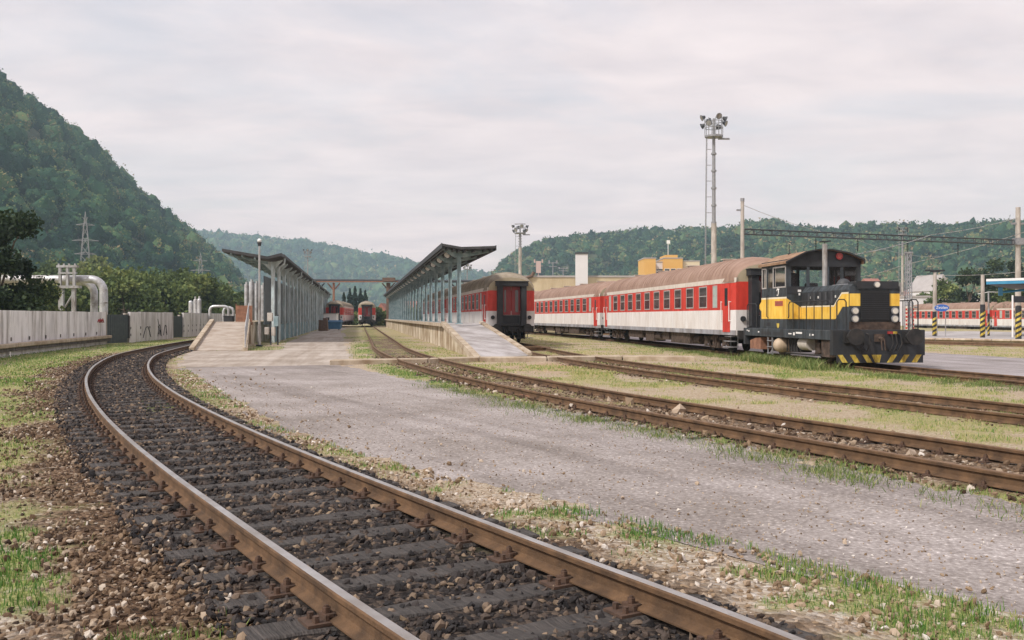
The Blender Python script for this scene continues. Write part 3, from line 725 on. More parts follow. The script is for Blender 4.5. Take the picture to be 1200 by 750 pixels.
# ================================================================== COACHES
CL, CW, ZB, ZG = 26.4, 1.41, .78, 2.98      # length, half width, sill, gutter (above rail)
def coach_half(y):                          # half width along the length: the ends taper
    e = CL/2-abs(y)
    return CW if e >= 1.75 else 1.33+.08*max(0, e)/1.75
def make_coach(label, roofmat='coach_roof', group=None, detail=True):
    root = empty('passenger_coach', (0,0,0), 0, label, 'railway coach', group)
    ys = [-CL/2, -CL/2+1.75, CL/2-1.75, CL/2]
    # body: grey sill strip, white lower panel, red upper panel
    bands = [(ZB, ZB+.20, 2), (ZB+.20, 1.82, 1), (1.82, ZG, 0)]
    mb = MB()
    for z0, z1, m in bands:
        for i in range(3):
            for s in (-1, 1):
                a, b = coach_half(ys[i]), coach_half(ys[i+1])
                mb.add([(s*a, ys[i], z0), (s*b, ys[i+1], z0), (s*b, ys[i+1], z1), (s*a, ys[i], z1)], [(0,1,2,3)], m)
        for y in (ys[0], ys[-1]):
            h = coach_half(y); mm = 1 if z0 < 1.8 else 0
            mb.add([(-h, y, z0), (h, y, z0), (h, y, z1), (-h, y, z1)], [(0,1,2,3)], mm)
    prof = [coach_half(y) for y in ys]
    mb.add([(-p, y, ZB) for p, y in zip(prof, ys)]+[(p, y, ZB) for p, y in zip(prof, ys)], [(0,1,5,4),(1,2,6,5),(2,3,7,6)], 2)
    mb.build('body', [M['coach_red'], M['coach_white'], M['coach_grey']], root)
    # roof with transverse ribs; the ends slope down as a dome
    def arc(y, hw, top, e=0):
        n = 14; out = []
        for k in range(n+1):
            q = math.pi*k/n
            c = math.cos(q); s_ = math.sin(q)
            out.append((-c*hw*(1+e), y, ZG+(abs(s_)**.82)*(top-ZG)+e))
        return out
    mb = MB(); H = 4.08
    stations = [(-CL/2, 1.31, 3.72), (-CL/2+.25, 1.37, 3.90), (-CL/2+.75, 1.40, 4.03), (-CL/2+1.5, 1.41, H), (CL/2-1.5, 1.41, H), (CL/2-.75, 1.40, 4.03), (CL/2-.25, 1.37, 3.90), (CL/2, 1.31, 3.72)]
    mb.loft([arc(*s) for s in stations], 0, closed=False)
    for y in (stations[0], stations[-1]):
        a = arc(*y); mb.add(a, [tuple(range(len(a)))], 1)
    y = -CL/2+1.6
    while y < CL/2-1.5:
        a0 = arc(y-.022, 1.412, H, .002); a1 = arc(y-.01, 1.412, H, .014); a2 = arc(y+.01, 1.412, H, .014); a3 = arc(y+.022, 1.412, H, .002)
        mb.loft([[p for p in a if True][1:-1] for a in (a0, a1, a2, a3)], 0, closed=False); y += .48
    mb.build('roof', [M[roofmat], M['roof_ochre']], root, smooth=True)
    mb = MB()
    for s in (-1, 1):
        for i in range(3):
            a, b = coach_half(ys[i])+.012, coach_half(ys[i+1])+.012
            mb.add([(s*a, ys[i], ZG-.03), (s*b, ys[i+1], ZG-.03), (s*b*.992, ys[i+1], ZG+.17), (s*a*.992, ys[i], ZG+.17), (s*(a-.1), ys[i], ZG-.03), (s*(b-.1), ys[i+1], ZG-.03), (s*(b-.12), ys[i+1], ZG+.17), (s*(a-.12), ys[i], ZG+.17)],
                   [(0,1,2,3),(4,7,6,5),(0,4,5,1),(3,2,6,7),(0,3,7,4),(1,5,6,2)])
    mb.build('gutter', M['roof_cream'], root)
    for yv in (-8.4, -2.8, 3.1, 8.6):
        mb = MB(); mb.box(-.22, .22, yv-.16, yv+.16, 4.0, 4.17); mb.box(-.30, .30, yv-.22, yv+.22, 4.16, 4.19)
        mb.build('roof_vent', M['roof_cream'] if roofmat == 'coach_roof' else M['roof_grey'], root)
    def window(y, wd, z0, z1, s, glass='window_glass', bar=True):
        x = s*(coach_half(y)+.001); fr = MB(); t = .055
        xo = x+s*.014
        lo, hi = min(x, xo), max(x, xo)
        fr.box(lo, hi, y-wd/2-t, y-wd/2, z0-t, z1+t); fr.box(lo, hi, y+wd/2, y+wd/2+t, z0-t, z1+t)
        fr.box(lo, hi, y-wd/2, y+wd/2, z0-t, z0); fr.box(lo, hi, y-wd/2, y+wd/2, z1, z1+t)
        if bar: zc = z0+(z1-z0)*.56; fr.box(lo, hi, y-wd/2, y+wd/2, zc-.02, zc+.02)
        f = fr.build('window', M['window_frame'], root)
        p = MB(); xp = x+s*.006; p.box(min(x, xp), max(x, xp), y-wd/2+.002, y+wd/2-.002, z0+.002, z1-.002)
        p.build('pane', M[glass], f)
    for s in (-1, 1):
        for k in range(10):
            window(-CL/2+4.15+2.02*k, 1.05 if True else 0, 1.98, 2.84, s)
        window(-CL/2+2.45, .5, 1.98, 2.84, s, 'window_frost'); window(CL/2-2.45, .5, 1.98, 2.84, s, 'window_frost')
        for yv in (-CL/2+1.05, CL/2-1.05):
            d_ = MB(); w_ = .40; x = s*(coach_half(yv)+.004); a = s*(coach_half(yv-w_)+.004); b = s*(coach_half(yv+w_)+.004)
            def plate(y0, y1, z0, z1, e, m=0):
                A_ = s*(coach_half(y0)+e); B_ = s*(coach_half(y1)+e); A0 = s*(coach_half(y0)+.001); B0 = s*(coach_half(y1)+.001)
                return ([(A0,y0,z0),(B0,y1,z0),(B0,y1,z1),(A0,y0,z1),(A_,y0,z0),(B_,y1,z0),(B_,y1,z1),(A_,y0,z1)], [(4,5,6,7),(0,1,5,4),(3,7,6,2),(0,4,7,3),(1,2,6,5)], m)
            d_.add(*plate(yv-w_, yv+w_, ZB+.12, 2.90, .016))
            dd = d_.build('door', M['coach_red'], root)
            g_ = MB(); g_.add(*plate(yv-.16, yv+.16, 2.0, 2.74, .022)); g_.build('door_window', M['window_glass'], dd)
            r_ = MB()
            for q in (-1, 1):
                r_.tube([(s*(coach_half(yv)+.07), yv+q*.5, 1.35), (s*(coach_half(yv)+.07), yv+q*.5, 2.2)], .016, 6)
                r_.box(min(s*1.33, s*1.44), max(s*1.33, s*1.44), yv+q*.5-.012, yv+q*.5+.012, 1.36, 1.39)
                r_.box(min(s*1.33, s*1.44), max(s*1.33, s*1.44), yv+q*.5-.012, yv+q*.5+.012, 2.15, 2.18)
            r_.build('handrail', M['lamp_white'], dd)
            st = MB()
            for zz, ex in ((.26, 1.40), (.50, 1.36), (.70, 1.32)):
                st.box(min(s*1.0, s*ex), max(s*1.0, s*ex), yv-.42, yv+.42, zz, zz+.035)
            st.box(min(s*1.02, s*1.06), max(s*1.02, s*1.06), yv-.45, yv-.42, .26, ZB-.003); st.box(min(s*1.02, s*1.06), max(s*1.02, s*1.06), yv+.42, yv+.45, .26, ZB-.003)
            st.build('footsteps', M['grey_steel'], root)
    # ends: gangway, headstock, buffers, lamps
    for e in (-1, 1):
        y0 = e*CL/2
        def b(mb, x0, x1, d0, d1, z0, z1, m=0):
            a_, b_ = sorted((y0+e*d0, y0+e*d1)); mb.box(x0, x1, a_, b_, z0, z1, m)
        g = MB()
        b(g, -.82, -.52, .003, .42, 1.0, 3.22); b(g, .52, .82, .003, .42, 1.0, 3.22); b(g, -.90, .90, .003, .50, 3.22, 3.46)
        b(g, -.52, .52, .003, .30, 1.0, 1.10); b(g, -.94, .94, .02, .54, 3.46, 3.50)
        gg = g.build('gangway', M['rubber'], root)
        dr = MB(); b(dr, -.50, -.02, .004, .05, 1.60, 3.20); b(dr, .02, .50, .004, .05, 1.60, 3.20)
        b(dr, -.50, .50, .004, .05, 1.102, 1.58, 1); dr.build('gangway_door', [M['coach_dark_red'], M['rubber']], gg)
        pn = MB(); b(pn, -.40, -.30, .051, .056, 1.75, 3.0); b(pn, .22, .40, .051, .056, 1.75, 3.0); pn.build('door_window', M['window_glass'], gg)
        h = MB(); b(h, -1.28, 1.28, -.02, .14, .62, .98); b(h, -.2, .2, .14, .3, .70, .92)
        h.build('headstock', M['under_black'], root)
        for s in (-1, 1):
            bf = MB(); ya, yb = y0+e*.14, y0+e*.46
            bf.tube([(s*.875, ya, .86), (s*.875, yb, .86)], .10, 12); bf.tube([(s*.875, yb, .86), (s*.875, yb+e*.05, .86)], .25, 16)
            bf.build('buffer', M['under_black'], root, smooth=True)
            lp = MB(); lp.tube([(s*1.05, y0+e*.002, 1.46), (s*1.05, y0+e*.09, 1.46)], .11, 14)
            lo = lp.build('tail_lamp', M['rubber'], root, smooth=True)
        c = MB(); c.tube([(0, y0+e*.3, .84), (0, y0+e*.5, .70), (0, y0+e*.52, .45)], .04, 6)
        for xx in (-.42, -.3, .32, .45):
            c.tube([(xx, y0+e*.14, .8), (xx, y0+e*.32, .62), (xx+.03, y0+e*.34, .35), (xx*.8, y0+e*.26, .28)], .025, 6)
        c.build('coupling', M['under_black'], root)
    # bogies
    for e in (-1, 1):
        yc = e*(CL/2-3.3)
        bg_ = MB()
        for s in (-1, 1):
            bg_.box(s*1.03-.05, s*1.03+.05, yc-1.75, yc+1.75, .52, .66)
            for q in (-1.25, 1.25):
                bg_.box(s*1.06-.07, s*1.06+.09, yc+q-.17, yc+q+.17, .33, .60)
                for k in (-.3, .3): bg_.tube([(s*1.05, yc+q+k, .25), (s*1.05, yc+q+k, .58)], .075, 8)
                bg_.box(s*1.05-.05, s*1.05+.05, yc+q-.42, yc+q+.42, .21, .26)
            for k in (-.28, 0, .28): bg_.tube([(s*1.05, yc+k, .24), (s*1.05, yc+k, .74)], .10, 8)
            bg_.box(s*1.05-.09, s*1.05+.09, yc-.45, yc+.45, .18, .25)
            bg_.tube([(s*1.16, yc-.15, .22), (s*1.16, yc-.5, .72)], .03, 6)
        bg_.box(-1.0, 1.0, yc-.22, yc+.22, .36, .72)
        bo = bg_.build('bogie', M['under_brown'], root)
        for q in (-1.25, 1.25):
            w_ = MB(); w_.tube([(-.98, yc+q, .46), (.98, yc+q, .46)], .07, 8)
            for s in (-1, 1):
                w_.tube([(s*.70, yc+q, .46), (s*.725, yc+q, .46)], .49, 24); w_.tube([(s*.725, yc+q, .46), (s*.84, yc+q, .46)], .46, 24)
            w_.build('wheelset', M['under_black'], bo)
    u = MB()
    u.box(-.5, .5, -CL/2+.2, CL/2-.2, .70, ZB-.003)
    for x0, x1, y0, y1, z0 in ((-1.25,-.55,-6.5,-3.2,.25),(-1.2,-.5,-2.6,-1.4,.35),(-1.25,-.6,.2,2.0,.22),(-1.2,-.6,3.0,6.4,.34),(.55,1.25,-5.0,-2.1,.25),(.5,1.2,-.4,1.6,.35),(.6,1.25,3.1,6.0,.3)):
        u.box(x0, x1, y0, y1, z0, ZB-.006)
    for yv in (-7.4, 2.7): u.tube([(-.9, yv, .45), (-.9, yv+1.0 if yv < 0 else yv-.2, .45)], .2, 12)
    u.tube([(-1.0, -.9, .5), (-1.0, .1, .5)], .22, 12)
    u.build('underframe', M['under_brown'], root)
    return root
coach = make_coach('red and white coach with brown ribbed roof coupled right behind the yellow and black locomotive', 'coach_roof', 'coaches parked in the yard')
def put(o, x, y, slope, z=None, label=None):
    o.location = (x, y, z if z is not None else 0); o.rotation_euler = (0, 0, -math.atan(slope))
    if label: o['label'] = label
    return o
def center_from(xn, yn, slope, L):           # centre of a vehicle whose near end centre is (xn, yn)
    k = L/2/math.hypot(1, slope); return xn+slope*k, yn+k
x_, y_ = center_from(10.48, 39.9, -.112, CL); put(coach, x_, y_, -.112, .12)
c2 = copy_tree(coach); x2, y2 = x_+(x_-10.48)+(-.135)*1.2, y_+(y_-39.9)+1.2
x3, y3 = center_from(x2, y2, -.165, CL); put(c2, x3, y3, -.165, .12, 'second red and white coach of the long train, just behind the leading one')
c3 = copy_tree(coach); x4, y4 = center_from(2*x3-x2-.2, 2*y3-y2+1.2, -.18, CL); put(c3, x4, y4, -.18, .12, 'third coach of the long train, its far part hidden behind the coach beside the ramp')
coachB = make_coach('red and white coach facing the camera with its black gangway, beside the right platform', 'coach_roof_grey', 'coaches parked in the yard')
x5, y5 = center_from(-.05, 55, -.16, CL); put(coachB, x5, y5, -.16, ZR)
c6 = copy_tree(coachB); x6, y6 = center_from(2*x5+.05-.2, 2*y5-55+1.2, -.16, CL); put(c6, x6, y6, -.16, ZR, 'second coach behind the platform canopy columns, coupled behind the one facing the camera')
c7 = copy_tree(coachB); put(c7, *center_from(gx(430, 158), 158, -.155, CL), -.155, ZR, 'small far coach end seen between the two platforms on the middle track')
c8 = copy_tree(coachB); put(c8, *center_from(gx(392, 152), 152, -.10, CL), -.10, ZR, 'far coach half hidden behind the rusty post and blue dumpster')
c9 = copy_tree(coach); put(c9, *center_from(63.7, 127, 0.0, CL), 0.0, -.42, 'coach standing beyond the striped poles at the station platform on the right')
c10 = copy_tree(coach); put(c10, *center_from(gx(1205, 121), 99.5, 0.0, CL), 0.0, -.42, 'coach cut off by the right edge of the picture beyond the platform')
c10.location = (61.9+1.5, 100.2+12.4, -.42)

# ================================================================== LOCOMOTIVE
def make_loco():
    R_ = empty('shunting_locomotive', (11.47, 30.4, .12), math.atan(.087), 'small yellow and dark grey diesel shunting locomotive with hazard striped front plate', 'locomotive')
    L = 8.5
    def P(name, mb, m, parent=R_, **k): return mb.build(name, m if isinstance(m, list) else M[m], parent, **k)
    # frame and walkway (y=0 front beam face, +y to the rear)
    f = MB(); f.box(-1.45, 1.45, .25, L, .80, 1.10)
    P('frame', f, 'loco_grey', bevel=.01)
    for y0, y1 in ((4.35, 5.35), (5.6, 6.6)):
        s_ = MB(); s_.box(-1.456, -1.451, y0, y1, .88, .99); P('frame_slot', s_, 'loco_dark')
    mk = MB()
    for y0, y1, z0, z1 in ((3.55,3.85,.93,.97),(2.6,3.15,.96,1.02),(3.25,3.4,.90,1.0),(1.6,1.75,.92,.97),(6.85,7.0,.94,.99),(8.0,8.1,.95,1.02),(1.9,1.95,.9,.98),(8.2,8.3,.98,1.03)):
        mk.box(-1.455, -1.4515, y0, y1, z0, z1)
    P('frame_lettering', mk, 'white_paint')
    # front beam with hazard plate
    b = MB(); b.box(-1.5, 1.5, 0, .22, .33, 1.13); P('front_beam', b, 'loco_dark', bevel=.012)
    hp = MB(); hp.box(-1.38, 1.42, -.03, -.002, .10, .36); pl = P('hazard_plate', hp, 'loco_dark')
    st = MB()
    for k in range(7):
        x = -1.36+k*.40; dx = .16 if k < 3 else -.16
        if k == 3: st.prism([(x-.10,.352),(x+.22,.352),(x+.16,.11),(x+.02,.11)], 'y', -.036, -.0305)
        else:
            x0 = x if k < 3 else x+.16
            st.prism([(x0,.352),(x0+.17,.352),(x0+.17+dx,.108),(x0+dx,.108)], 'y', -.036, -.0305)
    P('hazard_stripes', st, 'hazard_yellow', pl)
    rb = MB(); rb.box(-1.45, 1.45, L, L+.2, .45, 1.10); P('rear_beam', rb, 'loco_dark')
    for e, y0 in ((-1, 0), (1, L+.2)):
        for s in (-1, 1):
            bf = MB(); bf.box(s*.95-.2, s*.95+.2, min(y0, y0+e*.06), max(y0, y0+e*.06), .72, 1.08)
            bf.tube([(s*.95, y0+e*.06, .92), (s*.95, y0+e*.42, .92)], .13, 12)
            bf.tube([(s*.95, y0+e*.42, .92), (s*.95, y0+e*.47, .92)], .26, 20); P('buffer', bf, 'under_black', smooth=True)
    cp = MB(); cp.tube([(0, 0, .88), (0, -.28, .84)], .05, 8); cp.tube([(-.05, -.25, .86), (-.05, -.32, .5), (.05, -.32, .5), (.05, -.25, .86)], .022, 6); cp.box(-.16,.16,-.05,-.002,.76,1.0)
    P('coupling_hook', cp, 'under_brown')
    for xx, c_ in ((-.62,'under_black'),(-.42,'under_black'),(.32,'red_lens'),(.45,'hazard_yellow'),(.6,'under_black')):
        ho = MB(); ho.tube([(xx, -.002, 1.02), (xx+.02, -.16, .98), (xx+.05, -.2, .7), (xx-.06, -.18, .45), (xx-.14, -.12, .55)], .022, 6)
        P('brake_hose', ho, 'under_black')
        if c_ != 'under_black': k = MB(); k.box(xx-.05, xx+.09, -.10, -.003, 1.0, 1.08); P('brake_cock', k, c_)
    bx = MB(); bx.box(-.9, -.66, -.12, -.003, .68, 1.0); P('junction_box', bx, 'rusty')
    # hood: side profile in (y,z), band, cap
    hw = .82; hy0, hy1 = .35, 4.25; zt = 2.58
    h = MB(); h.box(-hw, hw, hy0, hy1, 1.101, 2.40)
    h.loft([[(-hw, y, 2.40), (hw, y, 2.40), (hw-.14, y, zt), (-hw+.14, y, zt)] for y in (hy0, hy1)])
    P('hood', h, 'loco_grey')
    hd = MB(); hd.box(-hw-.003, -hw-.0005, hy0+1.1, hy1-.02, 1.98, 2.38); P('hood_upper_panel', hd, 'loco_dark')
    # yellow bands on both sides
    for s in (-1, 1):
        yb = MB(); xs = sorted((s*(hw+.001), s*(hw+.008)))
        yb.prism([(hy1,1.46),(hy1,1.87),(1.45,1.87),(.85,2.27),(hy0,2.27),(hy0,1.86),(.8,1.86),(1.35,1.46)], 'x', xs[0], xs[1])
        P('yellow_band', yb, 'loco_yellow')
        yc = MB(); xs = sorted((s*(hw+.009), s*(hw+.012)))
        yc.prism([(hy1,1.87),(hy1,1.915),(1.47,1.915),(.86,2.32),(hy0,2.32),(hy0,2.27),(.85,2.27),(1.45,1.87)], 'x', xs[0], xs[1]); P('cream_line', yc, 'cream_line')
        for k in range(5):
            lv = MB(); y = 1.55+k*.48; xs = sorted((s*(hw+.004), s*(hw+.05))); lv.box(xs[0], xs[1], y-.07, y+.07, 1.96, 2.36)
            P('louvre', lv, 'dark_steel')
        hn = MB()
        for k in range(4): y = 1.32+k*.7; xs = sorted((s*(hw+.004), s*(hw+.03))); hn.box(xs[0], xs[1], y-.02, y+.02, 2.16, 2.24)
        P('door_catch', hn, 'lamp_white')
    # hood front
    fr = MB(); fr.box(-hw, hw, hy0-.05, hy0-.001, 1.101, 2.50); P('nose_panel', fr, 'loco_grey')
    rs = MB(); rs.box(-hw-.02, hw+.02, hy0-.07, hy0-.0505, 1.12, 1.38); P('nose_sill', rs, 'under_brown')
    gr = MB(); gr.box(-.47, .47, hy0-.10, hy0-.051, 1.42, 2.36)
    go = P('grille', gr, 'grille_black')
    sl = MB()
    for k in range(15): sl.box(-.45, .45, hy0-.112, hy0-.1005, 1.46+k*.06, 1.482+k*.06)
    P('grille_slats', sl, 'loco_dark', go)
    for s in (-1, 1):
        yb = MB(); yb.box(*sorted((s*.472, s*hw)), hy0-.056, hy0-.0505, 1.88, 2.27); P('yellow_band', yb, 'loco_yellow')
        for z in (1.72, 1.47):
            hl = MB(); hl.tube([(s*.65, hy0-.051, z), (s*.65, hy0-.11, z)], .115, 18); o = P('headlight', hl, 'grey_steel')
            ln = MB(); ln.tube([(s*.65, hy0-.1105, z), (s*.65, hy0-.125, z)], .088, 18); P('lens', ln, 'lens', o)
    hc = MB(); hc.box(-.62, .78, hy0-.08, hy0+.5, 2.50, 2.66); hc.box(-.60,.76,hy0-.09,hy0-.081,2.42,2.66); P('nose_cap', hc, 'loco_dark', bevel=.01)
    hl = MB(); hl.tube([(.05, hy0-.091, 2.55), (.05, hy0-.14, 2.55)], .10, 18); o = P('headlight', hl, 'grey_steel')
    ln = MB(); ln.tube([(.05, hy0-.1405, 2.55), (.05, hy0-.15, 2.55)], .08, 18); P('lens', ln, 'lens', o)
    cp_ = MB(); cp_.prism([(-.80,2.35),(-.60,2.60),(-.20,2.60),(-.3,2.585),(-.6,2.56)], 'y', .9, 2.1); P('hood_flap', cp_, 'grey_steel')
    lid = MB(); lid.sphere((.0, 2.6, 2.60), .24, 14, 8, sz=1.0); P('air_filter', lid, 'dark_steel', smooth=True)
    ex = MB(); ex.tube([(-.45, 3.1, 2.5), (-.45, 3.1, 4.05)], .085, 16); xo = P('exhaust_pipe', ex, 'galv', smooth=True)
    cp2 = MB(); cp2.box(-.60, -.36, 3.0, 3.2, 4.10, 4.14); cp2.box(-.46,-.44,3.09,3.11,4.04,4.11); cp2.box(-.34,-.25,3.03,3.17,4.12,4.16); P('exhaust_cap', cp2, 'rubber', xo)
    # cab: lower walls, posts, roof
    cy0, cy1, cw = 4.25, 6.85, 1.36
    c = MB(); z0, zw0, zw1, ze = 1.101, 2.62, 3.32, 3.58
    t = .06
    c.box(-cw, -cw+t, cy0, cy1, z0, zw0); c.box(cw-t, cw, cy0, cy1, z0, zw0)
    c.box(-cw+t, cw-t, cy0, cy0+t, z0, zw0); c.box(-cw+t, cw-t, cy1-t, cy1, z0, zw0)
    c.box(-cw, -cw+t, cy0, cy1, zw1, ze); c.box(cw-t, cw, cy0, cy1, zw1, ze)
    for yy in (cy0, cy1-t):
        c.prism([(-cw+t,zw1),(cw-t,zw1),(cw-t,ze),(.55,3.88),(-.55,3.88),(-cw+t,ze)], 'y', yy, yy+t)
    for yy in (cy0, cy0+1.32, cy1-.62, cy1-.1):
        c.box(-cw, -cw+t, yy, yy+.10, zw0, zw1); c.box(cw-t, cw, yy, yy+.10, zw0, zw1)
    for yy in (cy0, cy1-t):
        for x0 in ((-cw+t, -.62, .10, .62, cw-t-.10) if yy == cy0 else (-cw+t, .0, cw-t-.10)):
            c.box(x0, x0+.10, yy, yy+t, zw0, zw1)
    c.box(-cw+t, cw-t, cy0+t, cy1-t, z0, z0+.03)
    P('cab', c, 'loco_grey')
    fc = MB(); fc.prism([(-cw+.01,zw1+.005),(cw-.01,zw1+.005),(cw-.01,ze-.01),(.55,3.87),(-.55,3.87),(-cw+.01,ze-.01)], 'y', cy0-.012, cy0-.001); fc.box(-cw+.01, cw-.01, cy0-.012, cy0-.001, 2.35, zw0-.005)
    P('cab_front_panel', fc, 'loco_dark')
    gl = MB()
    for yy in (cy0+.02, cy1-.04): gl.add([(-cw+t,yy,zw0),(cw-t,yy,zw0),(cw-t,yy,zw1),(-cw+t,yy,zw1)], [(0,1,2,3)])
    for xx in (-cw+.025, cw-.03): gl.add([(xx,cy0+.06,zw0),(xx,cy1-.06,zw0),(xx,cy1-.06,zw1),(xx,cy0+.06,zw1)], [(0,1,2,3)])
    P('cab_glass', gl, 'glass_clear')
    for s in (-1, 1):
        for y0, y1 in ((cy0+.10, cy0+1.32), (cy1-.52, cy1-.10)):
            wf = MB(); xs = sorted((s*(cw+.001), s*(cw+.02)))
            wf.box(*xs, y0-.03, y0+.02, zw0-.04, zw1+.04); wf.box(*xs, y1-.02, y1+.03, zw0-.04, zw1+.04); wf.box(*xs, y0+.02, y1-.02, zw0-.04, zw0+.01); wf.box(*xs, y0+.02, y1-.02, zw1-.01, zw1+.04)
            P('window_frame', wf, 'window_frame')
    rf = MB(); prof = [(-cw-.10,3.42),(-cw-.10,3.50),(-.72,3.86),(-.25,3.945),(.25,3.945),(.85,3.84),(cw+.08,3.60),(cw+.08,3.42),(cw+.02,3.42),(cw+.02,3.55),(.85,3.79),(.25,3.90),(-.25,3.90),(-.72,3.81),(-cw-.04,3.46),(-cw-.04,3.42)]
    rf.prism(prof, 'y', cy0-.18, cy1+.12); P('cab_roof', rf, 'loco_roof')
    re_ = MB(); re_.prism(prof, 'y', cy0-.20, cy0-.181); P('roof_edge', re_, 'loco_dark')
    an = MB(); an.tube([(-.75, 5.6, 3.83), (-.75, 5.6, 4.22)], .012, 6); an.box(-.79,-.71,5.56,5.64,3.83,3.88); P('antenna', an, 'rubber')
    rl = MB(); rl.tube([(.55, cy0-.013, 3.70), (.55, cy0-.07, 3.70)], .125, 18); o = P('roof_lamp', rl, 'red_lens')
    rl = MB(); rl.tube([(.55, cy0-.0705, 3.70), (.55, cy0-.08, 3.70)], .07, 18); P('lens', rl, 'red_plate', o)
    # yellow on the cab side, sloping down to the hood band
    for s in (-1, 1):
        xs = sorted((s*(cw+.001), s*(cw+.007)))
        yb = MB(); yb.prism([(cy0,1.46),(cy1,1.46),(cy1,2.19),(cy0,2.19)], 'x', *xs); P('yellow_band', yb, 'loco_yellow')
        yc = MB(); yc.prism([(cy0,2.19),(cy1,2.19),(cy1,2.25),(cy0,2.25)], 'x', *xs); P('cream_line', yc, 'cream_line')
        fb = MB(); a_ = s*(cw-.001); b_ = s*(hw+.02)
        fb.prism([(a_,1.46),(a_,2.19),(b_,1.87),(b_,1.46)], 'y', cy0-.020, cy0-.013); P('yellow_band', fb, 'loco_yellow')
        dl = MB(); xs = sorted((s*(cw+.008), s*(cw+.016))); dl.box(*xs, cy1-.72, cy1-.69, 1.35, 3.3); P('door_seam', dl, 'loco_dark')
        hr = MB(); hr.tube([(s*(cw+.02), cy1-.8, 1.5), (s*(cw+.09), cy1-.8, 1.55), (s*(cw+.09), cy1-.8, 2.3), (s*(cw+.02), cy1-.8, 2.35)], .016, 6); P('handrail', hr, 'rubber')
    np_ = MB(); np_.box(-cw-.013, -cw-.0075, cy0+.35, cy0+1.15, 1.93, 2.11); po = P('number_plate', np_, 'red_plate')
    nl = MB()
    for k in range(7): nl.box(-cw-.016, -cw-.0135, cy0+.42+k*.095, cy0+.48+k*.095, 1.98, 2.06)
    P('plate_lettering', nl, 'rusty', po)
    lg = MB()
    pts = [(math.cos(q)*.10, math.sin(q)*.12) for q in [math.pi*(.15+1.5*k/9) for k in range(10)]]
    lg.tube([(-cw-.006, cy0+.88+a, 2.43+b_) for a, b_ in pts], .022, 5); lg.box(-cw-.012, -cw-.001, cy0+.72, cy0+.84, 2.52, 2.56); P('logo', lg, 'white_paint')
    pm = MB(); pm.box(-.96, -.84, cy0-.018, cy0-.0125, 2.42, 2.5); pm.box(-.93, -.87, cy0-.018, cy0-.0125, 2.30, 2.38); P('cab_lettering', pm, 'white_paint')
    em = MB(); em.prism([(4.95,1.30),(5.25,1.30),(5.22,1.18),(5.10,1.12),(4.98,1.18)], 'x', -cw-.007, -cw-.001); P('emblem', em, 'hazard_yellow')
    vt = MB(); vt.box(-cw-.008, -cw-.001, 5.9, 6.3, 1.20, 1.33); P('vent', vt, 'rubber')
    # rear box behind the cab
    rbx = MB(); rbx.prism([(6.85,1.101),(8.1,1.101),(8.1,1.9),(7.6,2.5),(6.85,2.5)], 'x', -1.0, 1.0); P('rear_hood', rbx, 'loco_grey')
    ry = MB(); ry.prism([(6.86,1.46),(7.25,1.46),(8.09,1.85),(8.09,2.0),(7.9,2.12),(6.86,1.62)], 'x', -1.008, -1.001); P('yellow_band', ry, 'loco_yellow')
    # driver's seat and desk seen through the glass
    se = MB(); se.box(-.95, -.45, 4.9, 5.4, 1.9, 2.45); se.box(-.95, -.45, 5.35, 5.47, 2.4, 3.15); se.box(-.5,-.1,4.5,4.8,1.2,2.75); P('driver_seat', se, 'rubber', bevel=.03)
    dk = MB(); dk.box(.3, 1.1, 4.4, 4.85, 1.2, 2.66); P('control_desk', dk, 'rubber', bevel=.02)
    # walkway rails
    for s in (-1, 1):
        x = s*1.36
        hr = MB(); hr.tube([(x, .5, 1.101), (x, .5, 1.98), (x, .58, 2.06), (x, 3.95, 2.06), (x, 4.05, 1.98), (x, 4.05, 1.55), (x*.97, 4.2, 1.5)], .019, 6)
        for y in (1.15, 1.8, 2.45, 3.1, 3.65): hr.tube([(x, y, 1.101), (x, y, 2.045)], .016, 6)
        P('walkway_rail', hr, 'rubber')
        fr = MB()
        x0, x1 = s*1.02, s*1.32
        fr.tube([(x0, .1, 1.131), (x0, .1, 2.0), (x0+s*.06, .1, 2.08), (x1-s*.06, .1, 2.08), (x1, .1, 2.0), (x1, .1, 1.131)], .02, 6); P('end_rail', fr, 'rubber')
        fr = MB(); fr.tube([(s*1.4, L-.1, 1.101), (s*1.4, L-.1, 1.98), (s*1.4, L-.25, 2.05), (s*1.4, 7.4, 2.05), (s*1.4, 7.3, 1.95), (s*1.4, 7.3, 1.101)], .02, 6); P('end_rail', fr, 'rubber')
    # running gear
    for y in (1.9, 6.0):
        w_ = MB(); w_.tube([(-1.0, y, .5), (1.0, y, .5)], .09, 8)
        for s in (-1, 1):
            w_.tube([(s*.70, y, .5), (s*.725, y, .5)], .53, 28); w_.tube([(s*.725, y, .5), (s*.85, y, .5)], .50, 28)
        P('wheelset', w_, 'under_brown')
        for s in (-1, 1):
            ab = MB(); ab.box(*sorted((s*.95, s*1.2)), y-.18, y+.18, .34, .68); ab.tube([(s*1.05, y-.35, .3), (s*1.05, y-.35, .79)], .09, 8); ab.tube([(s*1.05, y+.35, .3), (s*1.05, y+.35, .79)], .09, 8); ab.box(*sorted((s*.98, s*1.1)), y-.5, y+.5, .26, .32)
            P('axle_box', ab, 'under_brown')
    tk = MB(); tk.tube([(-1.1, 2.55, .62), (-1.1, 3.35, .62)], .23, 14); P('air_tank', tk, 'tank_white', smooth=True)
    tk = MB(); tk.tube([(-1.35, 4.9, .52), (-.7, 4.9, .52)], .27, 14); tk.sphere((-1.35, 4.9, .52), .26, 14, 8); P('fuel_tank', tk, 'tank_tan', smooth=True)
    bx = MB(); bx.prism([(6.9,.3),(8.1,.3),(8.1,.62),(7.5,.72),(6.9,.76)], 'x', -1.38, -.8); P('sand_box', bx, 'rusty')
